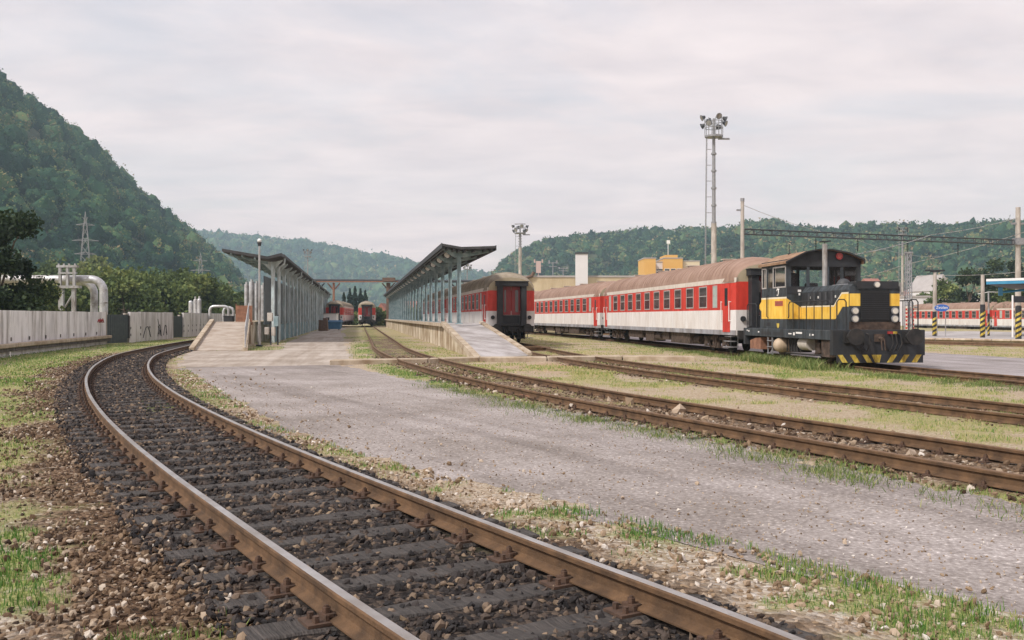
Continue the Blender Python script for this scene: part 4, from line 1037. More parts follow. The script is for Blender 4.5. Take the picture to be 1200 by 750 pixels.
    bx = MB(); bx.box(-1.38, -.9, .5, 1.15, .25, .78); P('sand_box', bx, 'under_brown')
    lad = MB()
    for q in (5.5, 5.95): lad.box(-1.44, -1.40, q, q+.04, .15, .79)
    for zz in (.18, .42, .64): lad.box(-1.46, -1.36, 5.5, 5.99, zz, zz+.03)
    P('cab_steps', lad, 'grey_steel')
    un = MB(); un.box(-.6, .6, .3, L-.1, .45, .795); un.box(-1.2,-.7,3.6,4.4,.3,.78); un.tube([(-1.2,.3,.28),(-1.2,5.0,.24)],.03,6)
    for k in range(6): un.tube([(-1.22, 3.3+k*.25, .3), (-1.25, 3.4+k*.22, .75)], .02, 5)
    P('underframe', un, 'under_black')
    return R_
loco = make_loco()

# ================================================================== PLATFORMS AND CANOPIES
SL = -.158                                  # the common direction of platforms: x changes by SL for each metre of y
def line(x0, y0, y, dx=0): return x0+SL*(y-y0)+dx
ZP = 1.31
def slab(mb, xa, xb, y0, y1, yref, z0, z1, m=0, sl=SL):
    """a long box running along the platform direction; xa, xb at y = yref"""
    f = lambda x, y: x+sl*(y-yref)
    mb.add([(f(xa,y0),y0,z0),(f(xb,y0),y0,z0),(f(xb,y1),y1,z0),(f(xa,y1),y1,z0),(f(xa,y0),y0,z1),(f(xb,y0),y0,z1),(f(xb,y1),y1,z1),(f(xa,y1),y1,z1)],
           [(0,3,2,1),(4,5,6,7),(0,1,5,4),(1,2,6,5),(2,3,7,6),(3,0,4,7)], m)
# right platform with its ramp
pr = empty('platform', (0,0,0), 0, 'raised concrete platform with plastered side and sloping ramp under the open column canopy', 'platform')
mb = MB(); slab(mb, -3.55, -1.6, 51.5, 164, 51.5, -.05, ZP-.12); mb.build('platform_wall', M['platform_plaster'], pr)
mb = MB(); slab(mb, -3.72, -1.5, 51.503, 164, 51.5, ZP-.118, ZP); mb.build('platform_top', M['ramp_surface'], pr)
mb = MB()
for k in range(28):
    slab(mb, -3.80, -3.40, 51.52+k*4.0, 51.52+k*4.0+3.93, 51.5, ZP-.16, ZP+.012)
mb.build('edge_slabs', M['curb'], pr)
mb = MB()
rb = [(-1.35,37.3,0),(.85,41.4,0),(-1.5,51.5,0),(-3.72,51.5,0)]
mb.add([(-1.30,37.3,-.05),(.75,41.3,-.05),(-1.7,51.5,-.05),(-3.6,51.5,-.05),(-1.30,37.3,.02),(.75,41.3,.02),(-1.7,51.5,ZP-.003),(-3.6,51.5,ZP-.003)],
       [(0,3,2,1),(0,1,5,4),(1,2,6,5),(2,3,7,6),(3,0,4,7)])
mb.build('ramp', [M['platform_plaster']], pr)
top = [Vector((-1.28,37.35,.014)), Vector((.74,41.28,.018)), Vector((-1.71,51.495,ZP-.001)), Vector((-3.59,51.495,ZP-.001))]
vs = []; n = 10
for k in range(n+1):
    for q in range(n+1): vs.append(top[0].lerp(top[1], q/n).lerp(top[3].lerp(top[2], q/n), k/n)+Vector((0,0,.05*math.sin(math.pi*k/n)+.004)))
mb = MB(); mb.add(vs, [(k*(n+1)+q, k*(n+1)+q+1, (k+1)*(n+1)+q+1, (k+1)*(n+1)+q) for k in range(n) for q in range(n)]); mb.build('ramp_surface', M['ramp_surface'], pr)
for (a, b) in (((-1.30,37.25),(-3.62,51.5)), ((.80,41.3),(-1.62,51.5))):
    mb = MB(); n = 6
    for k in range(n):
        t0, t1 = k/n+.003, (k+1)/n-.003
        p = lambda t: (a[0]+(b[0]-a[0])*t, a[1]+(b[1]-a[1])*t, .02+(ZP-.02)*t)
        q0, q1 = p(t0), p(t1); w_ = .13; j = random.uniform(-.01,.01)
        vs = [(q[0]+s*w_+j, q[1], q[2]+zz) for q in (q0, q1) for s, zz in ((-1,-.10),(1,-.10),(1,.11),(-1,.11))]
        mb.add(vs, [(0,1,2,3),(7,6,5,4),(0,4,5,1),(1,5,6,2),(2,6,7,3),(3,7,4,0)])
    mb.build('ramp_kerb', M['curb'], pr)

def canopy(label, x0, y0, y1, xl, xr, zl, zc, zr_, xc, zbase, ncol, colw, colmat, group=None, lamps=True, base_y=None):
    r = empty('platform_canopy', (0,0,0), 0, label, 'canopy')
    f = lambda x, y: x+SL*(y-y0)
    mb = MB(); t = .12
    prof = [(xl,zl),(xc,zc),(xr,zr_),(xr,zr_+t),(xc,zc+t),(xl,zl+t)]
    secs = [[(f(x, y), y, z) for x, z in prof] for y in (y0-1.2, y1+1)]
    mb.loft(secs); mb.build('roof', M['roofing'], r)
    for s, xx, zz in ((-1, xl, zl), (1, xr, zr_)):
        mb = MB(); xs = sorted((xx, xx+s*.03)); 
        vs = [(f(x, y), y, z) for y in (y0-1.22, y1+1.02) for x, z in ((xs[0], zz-.10), (xs[1], zz-.10), (xs[1], zz+t+.03), (xs[0], zz+t+.03))]
        mb.add(vs, [(0,1,2,3),(7,6,5,4),(0,4,5,1),(1,5,6,2),(2,6,7,3),(3,7,4,0)]); mb.build('fascia', M['dark_steel'], r)
    step = (y1-y0)/(ncol-1)
    for k in range(ncol):
        y = y0+k*step; x = f(xc, y)
        c = MB(); w_ = colw
        c.box(x-w_/2, x+w_/2, y-.02, y+.02, zbase, zc-.12); c.box(x-w_/2, x-w_/2+.02, y-.10, y+.10, zbase, zc-.12); c.box(x+w_/2-.02, x+w_/2, y-.10, y+.10, zbase, zc-.12)
        c.box(x-w_/2-.08, x+w_/2+.08, y-.16, y+.16, zbase-.02, zbase+.03)
        c.build('column', M[colmat], r)
        b = MB()
        b.prism([(f(xl,y)+.1,zl-.02),(x,zc-.02),(f(xr,y)-.1,zr_-.02),(f(xr,y)-.1,zr_-.12),(x+.25,zc-.34),(x-.25,zc-.34),(f(xl,y)+.1,zl-.12)], 'y', y-.05, y+.05)
        b.build('bracket', M['column_green'], r)
    pu = MB()
    for q in (.12, .38, .7, .9):
        for (xa, za, xb, zb) in ((xc, zc, xl, zl), (xc, zc, xr, zr_)):
            xx = xa+(xb-xa)*q; zz = za+(zb-za)*q-.13; yy0, yy1 = y0-1.1, y1+.9
            vs = [(f(xx+a, y), y, zz+b) for y in (yy0, yy1) for a, b in ((-.04,-.0),(.04,-.0),(.04,.12),(-.04,.12))]
            pu.add(vs, [(0,1,2,3),(7,6,5,4),(0,4,5,1),(1,5,6,2),(2,6,7,3),(3,7,4,0)])
    pu.build('purlins', M['dark_steel'], r)
    if lamps:
        for k in range(0, ncol-1):
            y = y0+(k+.45)*step; xx = f(xl+.55, y); zz = zl-.25
            mb = MB(); mb.tube([(xx, y-.35, zz), (xx, y+.35, zz)], .13, 10); mb.build('lamp', M['lamp_white'], r, smooth=True)
    return r, f, step
canopy('long dark butterfly canopy on thin grey green columns along the right platform', -2.72, 50, 162, -3.75+.06, -1.0, 5.22, 5.05, 5.10, -2.72, ZP, 24, .20, 'column_green')
# left shelter: columns stand at the road side, roof reaches out to the left
def shelter():
    y0, y1 = 62.5, 170.0
    r = empty('platform_shelter', (0,0,0), 0, 'long pale blue shelter with closely set columns and dark overhanging roof', 'shelter')
    X0 = -15.35
    f = lambda x, y: x+SL*(y-62.5)
    mb = MB(); prof = [(-18.45,5.78),(-15.6,5.30),(-14.70,5.50),(-14.70,5.68),(-15.6,5.47),(-18.45,5.96)]
    mb.loft([[(f(x, y), y, z) for x, z in prof] for y in (61.2, y1+1)]); mb.build('roof', M['roofing'], r)
    mb = MB(); vs = [(f(x, y), y, z) for y in (61.15, y1+1.05) for x, z in ((-14.697,5.44),(-14.56,5.44),(-14.54,5.60),(-14.697,5.60))]
    mb.add(vs, [(0,1,2,3),(7,6,5,4),(0,4,5,1),(1,5,6,2),(2,6,7,3),(3,7,4,0)]); mb.build('gutter', M['dark_steel'], r)
    for xx, zz in ((-17.9,5.60),(-17.2,5.47),(-16.4,5.31)):
        mb = MB(); vs = [(f(xx+a, y), y, zz+b) for y in (61.3, y1) for a, b in ((-.05,-.02),(.05,-.02),(.05,.12),(-.05,.12))]
        mb.add(vs, [(0,1,2,3),(7,6,5,4),(0,4,5,1),(1,5,6,2),(2,6,7,3),(3,7,4,0)]); mb.build('purlin', M['column_green'], r)
    n = 24; step = (y1-y0)/(n-1)
    for k in range(n):
        y = y0+k*step; x = f(X0, y)
        c = MB(); c.box(x-.10, x+.10, y-.10, y+.10, 0, 5.2)
        c.prism([(x-.10,4.6),(x-.10,5.18),(x-.75,5.28),(x-.75,5.18)], 'y', y-.05, y+.05); c.prism([(x+.10,4.75),(x+.10,5.18),(x+.6,5.32),(x+.6,5.24)], 'y', y-.05, y+.05)
        c.build('column', M['pale_blue'], r)
        b = MB(); b.prism([(f(-18.2,y),5.68),(x-.3,5.2),(x-.3,5.02),(f(-18.2,y),5.58)], 'y', y-.06, y+.06); b.build('roof_arm', M['column_green'], r)
        if k < n-1:
            ya, yb = y+.101, y+step-.101
            w_ = MB(); vs = [(f(X0, yy)+a, yy, z) for yy in (ya, yb) for a, z in ((-.62,1.16),(-.56,1.16),(-.56,4.3),(-.62,4.3))]
            w_.add(vs, [(0,1,2,3),(7,6,5,4),(0,4,5,1),(1,5,6,2),(2,6,7,3),(3,7,4,0)]); w_.build('wall_panel', M['gate_green'], r)  # dark sheet set back; its colour paints the dark gaps between columns
            w_ = MB(); vs = [(f(X0, yy)+a, yy, z) for yy in (ya, yb) for a, z in ((-.14,-.05),(-.02,-.05),(-.02,1.155),(-.14,1.155))]
            w_.add(vs, [(0,1,2,3),(7,6,5,4),(0,4,5,1),(1,5,6,2),(2,6,7,3),(3,7,4,0)]); w_.build('base_panel', M['teal_paint'], r)
        if k % 4 == 0:
            d_ = MB(); yd = y+.35; xd = f(X0, yd)+.34
            d_.tube([(xd+.38, yd, 5.48), (xd+.36, yd, 5.1), (xd, yd, 4.82), (xd, yd, 4.5), (xd, yd, .05)], .065, 8); d_.build('downpipe', M['pale_blue'], r, smooth=True)
shelter()
# left platform (behind its ramp)
pl = empty('platform', (0,0,0), 0, 'raised platform with wide brown ramp at the head of the pale blue shelter', 'platform')
ZL = 1.36
mb = MB(); slab(mb, -18.5, -16.1, 60, 168, 60, -.05, ZL-.01); mb.build('platform_body', M['platform_plaster'], pl)
mb = MB(); mb.add([(-15.62,47.8,-.04),(-13.12,47.8,-.04),(-16.35,60,-.04),(-18.45,60,-.04),(-15.62,47.8,.02),(-13.12,47.8,.02),(-16.35,60,ZL),(-18.45,60,ZL)],
       [(0,3,2,1),(4,5,6,7),(0,1,5,4),(1,2,6,5),(2,3,7,6),(3,0,4,7)]); mb.build('ramp', M['ramp_warm'], pl)
for a, b, nm in (((-15.68,47.6),(-18.5,60),'ramp_kerb'), ((-13.06,47.6),(-16.3,60),'ramp_kerb')):
    mb = MB(); vs = [(q[0]+s*.13, q[1], z+zz) for q, z in ((a, .0), (b, ZL)) for s, zz in ((-1,-.1),(1,-.1),(1,.16),(-1,.16))]
    mb.add(vs, [(0,1,2,3),(7,6,5,4),(0,4,5,1),(1,5,6,2),(2,6,7,3),(3,7,4,0)]); mb.build(nm, M['curb'], pl)
# mesh railing along the ramp
rl = empty('mesh_railing', (0,0,0), 0, 'grey wire mesh railing climbing the right side of the left ramp', 'railing')
a, b = Vector((-13.06,47.6,.16)), Vector((-16.1,59.5,ZL+.16))
mb = MB()
for k in range(9): p = a.lerp(b, k/8); mb.tube([p, p+Vector((0,0,1.0))], .022, 6)
for h_ in (.08, .98): mb.tube([a+Vector((0,0,h_)), b+Vector((0,0,h_))], .02, 6)
mb.build('railing_frame', M['mesh_grey'], rl)
mb = MB()
for k in range(90):
    p = a.lerp(b, k/89); mb.tube([p+Vector((0,0,.1)), p+Vector((0,0,.97))], .008, 4, cap=False)
for k in range(9): mb.tube([a+Vector((0,0,.1+.1*k)), b+Vector((0,0,.1+.1*k))], .007, 4, cap=False)
mb.build('wire_mesh', M['mesh_grey'], rl)
mb = MB(); mb.box(-17.05, -16.05, 60.1, 60.16, ZL-.2, ZL+1.0); mb.tube([(-17.05,60.13,ZL),(-17.05,60.13,ZL+1.1)],.03,6)
tag(mb.build('rusty_panel', M['rusty']), 'rusty brown steel panel at the top of the left ramp', 'panel')
mb = MB(); Yb = 60.5; mb.box(gx(262,Yb), gx(272,Yb), Yb, Yb+.5, ZL, ZL+.32); mb.box(gx(261.5,Yb), gx(272.5,Yb), Yb-.03, Yb+.53, ZL+.32, ZL+.36)
tag(mb.build('equipment_box', M['rubber'], bevel=.01), 'small black box on top of the left ramp', 'box')
# old signal boxes and clutter at the shelter head
cb_ = empty('cable_cabinet', (-14.3, 57.5, 0), 0, 'yellowish weathered switch boxes on a post between lamp post and shelter', 'cabinet')
for x0, x1, z0, z1, m in ((-.14,.16,1.40,1.9,'tank_white'),(-.30,-.06,.62,1.05,'tank_white'),(.10,.30,.55,1.05,'tank_white'),(.25,.50,1.1,1.7,'column_green')):
    mb = MB(); mb.box(x0, x1, -.12, .12, z0, z1); mb.build('switch_box', M[m], cb_, bevel=.012)
mb = MB(); mb.tube([(0,.16,0),(0,.16,2.1)], .05, 8); mb.tube([(.42,.16,0),(.42,.16,1.8)], .05, 8); mb.build('post', M['dark_steel'], cb_)

def lamp_post(x, y, h, label):
    r = empty('lamp_post', (x, y, 0), 0, label, 'lamp post')
    mb = MB(); mb.tube([(0,0,0),(0,0,1.2)], .10, 12); mb.tube([(0,0,1.2),(0,0,h-.25)], .07, 12, r2=.055); mb.build('pole', M['galv'], r, smooth=True)
    mb = MB(); mb.box(-.16,.16,-.16,.16,-.03,.10); mb.build('base', M['dark_steel'], r)
    mb = MB(); mb.tube([(0,0,h-.30),(0,0,h-.10)], .08, 12, r2=.14); mb.build('lamp_collar', M['dark_steel'], r)
    mb = MB(); mb.sphere((0,0,h), .12, 14, 8); mb.build('lamp_globe', M['lamp_white'], r, smooth=True)
lamp_post(gx(304, 54.5), 54.5, gz(282, 54.5), 'slim grey lamp post with white globe at the foot of the pale blue shelter')

# crossing slab over the rusty tracks
cs = empty('track_crossing', (0,0,0), 0, 'narrow concrete crossing laid over the two rusty tracks below the ramp', 'crossing')
pts = [(-6.3,33.5,34.4),(-3.0,34.75,35.5),(-1.2,35.7,36.6),(1.3,35.9,36.9),(4.2,36.9,37.8),(6.8,36.0,36.9)]
for k in range(len(pts)-1):
    (x0, a0, b0), (x1, a1, b1) = pts[k], pts[k+1]
    mb = MB(); vs = [(x, y, z) for z in (-.05, ZR-.01+.004*k) for x, y in ((x0+.02,a0),(x1-.02,a1),(x1-.02,b1),(x0+.02,b0))]
    mb.add(vs, [(0,3,2,1),(4,5,6,7),(0,1,5,4),(1,2,6,5),(2,3,7,6),(3,0,4,7)]); mb.build('crossing_slab', M['curb'], cs, bevel=.02)
# loose old rail lying beside the near rusty track
mb = MB(); mb.tube([(-1.15,24.2,.02),(-.35,21.7,.02),(.38,19.6,.02)], .045, 6); tag(mb.build('loose_rail', M['rusty']), 'short red brown steel bar lying in the grass beside the rusty track', 'steel bar')

# ================================================================== WALL WITH GATES
def wall_run(name, label, p0, p1, h0, h1, n, stains=True, ledge=False):
    r = empty('concrete_wall', (p0[0], p0[1], 0), math.atan2(p1[1]-p0[1], p1[0]-p0[0]), label, 'wall', 'concrete boundary wall runs')
    L_ = math.hypot(p1[0]-p0[0], p1[1]-p0[1]); w_ = L_/n
    for k in range(n):
        mb = MB(); t0, t1 = h0+(h1-h0)*k/n, h0+(h1-h0)*(k+1)/n; e = random.uniform(-.008,.008)
        mb.box(k*w_+.012, (k+1)*w_-.012, -.08+e, .08+e, -.3, (t0+t1)/2+random.uniform(-.012,.012)); mb.build('wall_panel', M['concrete_wall'], r)
        if stains:
            mb = MB(); x = k*w_
            for zz in ((.62, .74) if ledge else (.42, .53, .86, .97))[::2]:
                mb.box(x-.08, x+.08, -.115, -.098, zz, zz+.16)
            mb.build('panel_clip', M['wall_dark'], r)
    mb = MB(); mb.box(0, L_, .02, .07, -.3, h0-.1); mb.build('joint_backing', M['wall_dark'], r)
    if ledge:
        mb = MB(); mb.box(0, L_, -.42, -.125, .36, .54); mb.build('ledge', M['curb'], r, bevel=.03)
        mb = MB(); mb.box(0, L_, -.30, -.122, .20, .355); mb.build('ledge_underside', M['wall_dark'], r)  # dark box under the ledge, colours its underside dark
    return r, L_, w_
A0, A1 = (-13.6, 18.0), (-20.6, 38.8)
A2 = (-24.9, 59.5)
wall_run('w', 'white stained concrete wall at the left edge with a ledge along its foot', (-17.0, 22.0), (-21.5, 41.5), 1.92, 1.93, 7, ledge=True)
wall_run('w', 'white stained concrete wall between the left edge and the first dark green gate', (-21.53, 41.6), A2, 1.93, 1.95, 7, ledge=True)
r2, L2, w2 = wall_run('w', 'white concrete wall with black graffiti scrawl between the two dark green gates', (-24.6, 62.5), (-26.55, 76.0), 1.98, 2.0, 5)
# scrawls
gf = MB()
def arc_line(cx, w_, h_, z0, y=-.104):
    gf.tube([(cx-w_/2, y, z0), (cx-w_*.36, y, z0+h_*.45), (cx-w_*.12, y, z0+h_*.95), (cx+w_*.1, y, z0+h_), (cx+w_*.3, y, z0+h_*.6), (cx+w_*.5, y, z0)], .022, 5)
arc_line(4.6, 2.3, .75, .25); arc_line(8.6, 1.2, .85, .25); arc_line(10.6, 1.2, .75, .3)
gf.tube([(8.0,-.104,1.5),(8.4,-.104,1.0),(8.6,-.104,.6)], .02, 5); gf.tube([(8.4,-.104,.4),(8.9,-.104,.75),(8.8,-.104,.3)], .02, 5)
gf.build('graffiti', M['rubber'], r2)
wall_run('w', 'far white concrete wall running on behind the left ramp', (-26.75, 79.0), (-39, 152), 2.0, 2.0, 34)
def gate(label, p0, p1, h):
    r = empty('metal_gate', (p0[0], p0[1], 0), math.atan2(p1[1]-p0[1], p1[0]-p0[0]), label, 'gate', 'dark green metal gates in the wall')
    L_ = math.hypot(p1[0]-p0[0], p1[1]-p0[1])
    mb = MB(); mb.box(.08, L_-.25, -.03, .03, .02, h); 
    for k in range(int(L_/.25)): mb.box(.1+k*.25, .13+k*.25, -.045, -.031, .05, h-.05)
    mb.build('gate_leaf', M['gate_green'], r)
    mb = MB(); mb.box(-.1, .07, -.1, .1, 0, h+.12); mb.box(L_-.24, L_, .12, .3, 0, h+.1); mb.build('gate_post', M['concrete'], r)
    mb = MB(); mb.box(L_-.22, L_+.02, -.02, .11, .3, h-.05); mb.build('gate_edge', M['rubber'], r)
gate('dark green gate leaf in the wall below the big silver pipes', A2, (-24.55, 62.4), 1.80)
gate('second dark green gate leaf beside the foot of the left ramp', (-26.6, 76.1), (-26.75, 78.9), 1.72)
mb = MB(); mb.tube([(-24.2,56.3,1.45),(-24.25,56.5,1.5)],.02,5)
rp = MB(); 
for k in range(4): 
    yy = 57.2+k*.35; xx = -21.53+(-24.9+21.53)*(yy-41.6)/(59.5-41.6)+.11; rp.tube([(xx,yy,1.35),(xx,yy+.14,1.5+.05*(k%2)),(xx,yy+.26,1.32)], .03, 5)
tag(rp.build('red_scrawl', M['red_lens']), 'small red spray scrawl on the wall just left of the first gate', 'graffiti')

# ================================================================== INSULATED PIPES (left)
def pipe_bridge():
    Yp = 66.0
    for k, (xe, ye, rr, lab) in enumerate(((gx(121,Yp), 327.3, .27, 'big silver insulated pipe bending down behind the wall, the outer one'), (gx(109.5,Yp), 329.5, .25, 'silver insulated pipe bending down behind the wall, the inner one'))):
        z = gz(ye, Yp); x1 = gx(121.5 if k == 0 else 110.5, Yp+k*1.0); rb_ = .85
        path = [(x1-16+0, Yp+1.5+k, z+.1), (x1-rb_, Yp+k, z)]
        for q in range(1, 8): a = q/7*math.pi/2; path.append((x1-rb_+rb_*math.sin(a), Yp+k, z-rb_+rb_*math.cos(a)))
        path.append((x1, Yp+k, .3))
        mb = MB(); mb.tube(path, rr, 16)
        r = mb.build('insulated_pipe', M['pipe_silver'], smooth=True); tag(r, lab, 'pipe', 'silver insulated pipes')
        mb = MB()
        for j in range(9):
            x = x1-2-j*1.6; yy = Yp+k+1.5*(x1-rb_-x)/(16-rb_); zz = z+.1*(x1-rb_-x)/(16-rb_); mb.tube([(x-.04,yy,zz),(x+.04,yy,zz)], rr+.012, 16)
        for j in range(4): zz = z-1.6-j*.9; mb.tube([(x1,Yp+k,zz-.04),(x1,Yp+k,zz+.04)], rr+.012, 16)
        mb.build('pipe_bands', M['galv'], r)
    r = empty('pipe_support', (gx(84,Yp), Yp-.6, 0), 0, 'pale steel support frame carrying the silver pipes above the wall', 'pipe support')
    mb = MB()
    for s, wd in ((-.42, .16), (.42, .12)): mb.box(s-wd, s+wd, -.12, .12, 0, gz(338, Yp)); 
    mb.bar((-.42,.0,1.9), (.42,0,3.3), .09); mb.build('legs', M['galv'], r)
    mb = MB(); mb.box(-.85,.85,-.25,.25,gz(338,Yp)+.001,gz(335,Yp)); mb.build('crossbeam', M['galv'], r)
    mb = MB()
    for s in (-.5,-.0,.45): mb.box(s-.08, s+.08, -.1,.1, gz(335,Yp)+.001, gz(314,Yp))
    mb.box(-.7,.7,-.14,.14,gz(314,Yp)+.001,gz(311.5,Yp)); mb.box(-.6,.6,-.13,.13,gz(321.5,Yp),gz(319.5,Yp))
    for s in (-.6,-.25,.1,.5): mb.box(s-.05,s+.05,-.05,.05,gz(311.5,Yp)+.001,gz(309.5,Yp))
    mb.build('upper_frame', M['galv'], r)
pipe_bridge()
def small_pipes():
    Yp = 88.0
    for k, x in enumerate((223.5, 229, 233.5)):
        mb = MB(); top = (354.5, 352.5, 352)[k]; xx = gx(x, Yp); mb.tube([(xx,Yp,0),(xx,Yp,gz(top,Yp))], .19, 12); mb.sphere((xx,Yp,gz(top,Yp)), .19, 12, 6)
        if k: mb.tube([(xx,Yp,gz(top,Yp)),(xx,Yp,gz(top,Yp)+.38)], .08, 8)
        tag(mb.build('vent_pipe', M['pipe_silver'], smooth=True), ('leftmost and lowest of the three silver vent pipes above the second gate','middle of the three silver vent pipes above the second gate','rightmost of the three silver vent pipes above the second gate')[k], 'vent pipe', 'three silver vent pipes')
    for k, (xa, xb, y, Yq) in enumerate(((246, 268, 359, 92.0), (262, 273.5, 360.5, 95.0))):
        z = gz(y, Yq); a, b = gx(xa, Yq), gx(xb, Yq); rr = .14; c = .35
        mb = MB(); mb.tube([(a,Yq,1.0),(a,Yq,z-c),(a+c*.3,Yq,z-c*.3),(a+c,Yq,z),(b-c,Yq,z),(b-c*.3,Yq,z-c*.3),(b,Yq,z-c),(b,Yq,1.0)], rr, 10)
        tag(mb.build('pipe_loop', M['pipe_silver'], smooth=True), ('wide white pipe loop rising over the wall left of the shelter','narrower white pipe loop behind the wide one')[k], 'pipe loop')
    for k, (x, t) in enumerate(((289, 333), (295, 330), (301, 332), (309, 334))):
        Yq = 84.0+k; xx = gx(x, Yq); mb = MB(); mb.tube([(xx,Yq,.5),(xx,Yq,gz(t,Yq))], .20+.05*(k % 2), 12); mb.tube([(xx,Yq,gz(t,Yq)),(xx,Yq,gz(t,Yq)+.2)], .10, 8)
        tag(mb.build('riser_pipe', M['pipe_silver'], smooth=True), f"{('leftmost','second','third','rightmost')[k]} tall silver riser pipe behind the shelter head and lamp post", 'pipe', 'tall riser pipes behind the shelter')
small_pipes()

# ================================================================== PIPE GANTRY ACROSS THE TRACKS
Yg = 172.0
gn = empty('pipe_gantry', (0,0,0), 0, 'rusty pipe gantry crossing high over the tracks between the two canopies', 'gantry')
mb = MB(); mb.tube([(gx(345,Yg),Yg,gz(328.5,Yg)),(gx(600,Yg+12),Yg+12,gz(330,Yg+12))], .26, 10); mb.build('pipe', M['dark_steel'], gn)
mb = MB(); mb.box(gx(345,Yg), gx(470,Yg), Yg+.5, Yg+.8, gz(330.6,Yg), gz(329.2,Yg)); mb.build('beam', M['rusty'], gn)
for x, m, wd in ((391,'rusty',.16),(373,'dark_steel',.2),(455,'hedge_brown',.34),(536,'dark_steel',.25)):
    xx = gx(x,Yg+1); mb = MB(); mb.box(xx-wd, xx+wd, Yg+.82, Yg+1.4, 0, gz(331,Yg)-.02); mb.bar((xx,Yg+1.1,gz(340,Yg)),(xx-1.1,Yg+1.1,gz(331.5,Yg)), .16); mb.bar((xx,Yg+1.1,gz(340,Yg)),(xx+1.1,Yg+1.1,gz(331.5,Yg)), .16)
    mb.build('gantry_post', M[m], gn)
mb = MB(); mb.box(gx(449,Yg),gx(463,Yg),Yg-1,Yg+.4,gz(330,Yg),gz(325.5,Yg)); mb.build('junction', M['hedge_brown'], gn)

# dumpster, shed, clutter at the end of the road
Yd = 122.0
du = empty('dumpster', (gx(392,Yd), Yd, 0), 0, 'blue steel dumpster beside the far end of the pale blue shelter', 'dumpster')
mb = MB(); mb.loft([[(-.75,-.6,.15),(.75,-.6,.15),(.75,.6,.15),(-.75,.6,.15)],[(-.9,-.7,1.05),(.9,-.7,1.05),(.9,.7,1.05),(-.9,.7,1.05)]]); mb.build('bin', M['dumpster_blue'], du)
mb = MB(); mb.loft([[(-.95,-.75,1.06),(.95,-.75,1.06),(.95,.75,1.06),(-.95,.75,1.06)],[(-.8,-.5,1.25),(.8,-.5,1.25),(.8,.5,1.25),(-.8,.5,1.25)]]); mb.build('lid', M['dumpster_blue'], du)
for s in (-.6,.6): mb = MB(); mb.tube([(s,-.5,.09),(s+.06,-.5,.09)], .09, 10); mb.build('wheel', M['rubber'], du)
Yd = 138.0
sh = empty('small_shed', (gx(388,Yd), Yd, 0), 0, 'small white flat roofed shed behind the blue dumpster', 'shed')
mb = MB(); mb.box(-.9,.9,-.8,.8,0,2.1); mb.build('wall', M['white_paint'], sh)
mb = MB(); mb.box(-1.0,1.0,-.9,.9,2.103,2.2); mb.build('roof', M['roof_grey'], sh)
mb = MB(); mb.box(-.6,-.1,-.812,-.801,.9,1.6); mb.build('window', M['window_glass'], sh)
Yd = 116; mb = MB()
for k, (dx, h_) in enumerate(((-.5,1.3),(.0,1.55))): mb.loft([[(dx-.3,-.3,0),(dx+.3,-.3,0),(dx+.3,.3,0),(dx-.3,.3,0)],[(dx-.26,-.26,h_),(dx+.22,-.26,h_*.94),(dx+.24,.26,h_),(dx-.2,.26,h_*.9)]])
o = mb.build('scrap_crates', M['hedge_brown']); o.location = (gx(381.5,Yd), Yd, 0); tag(o, 'two dark brown crates stacked against the shelter end beside the blue dumpster', 'crates')

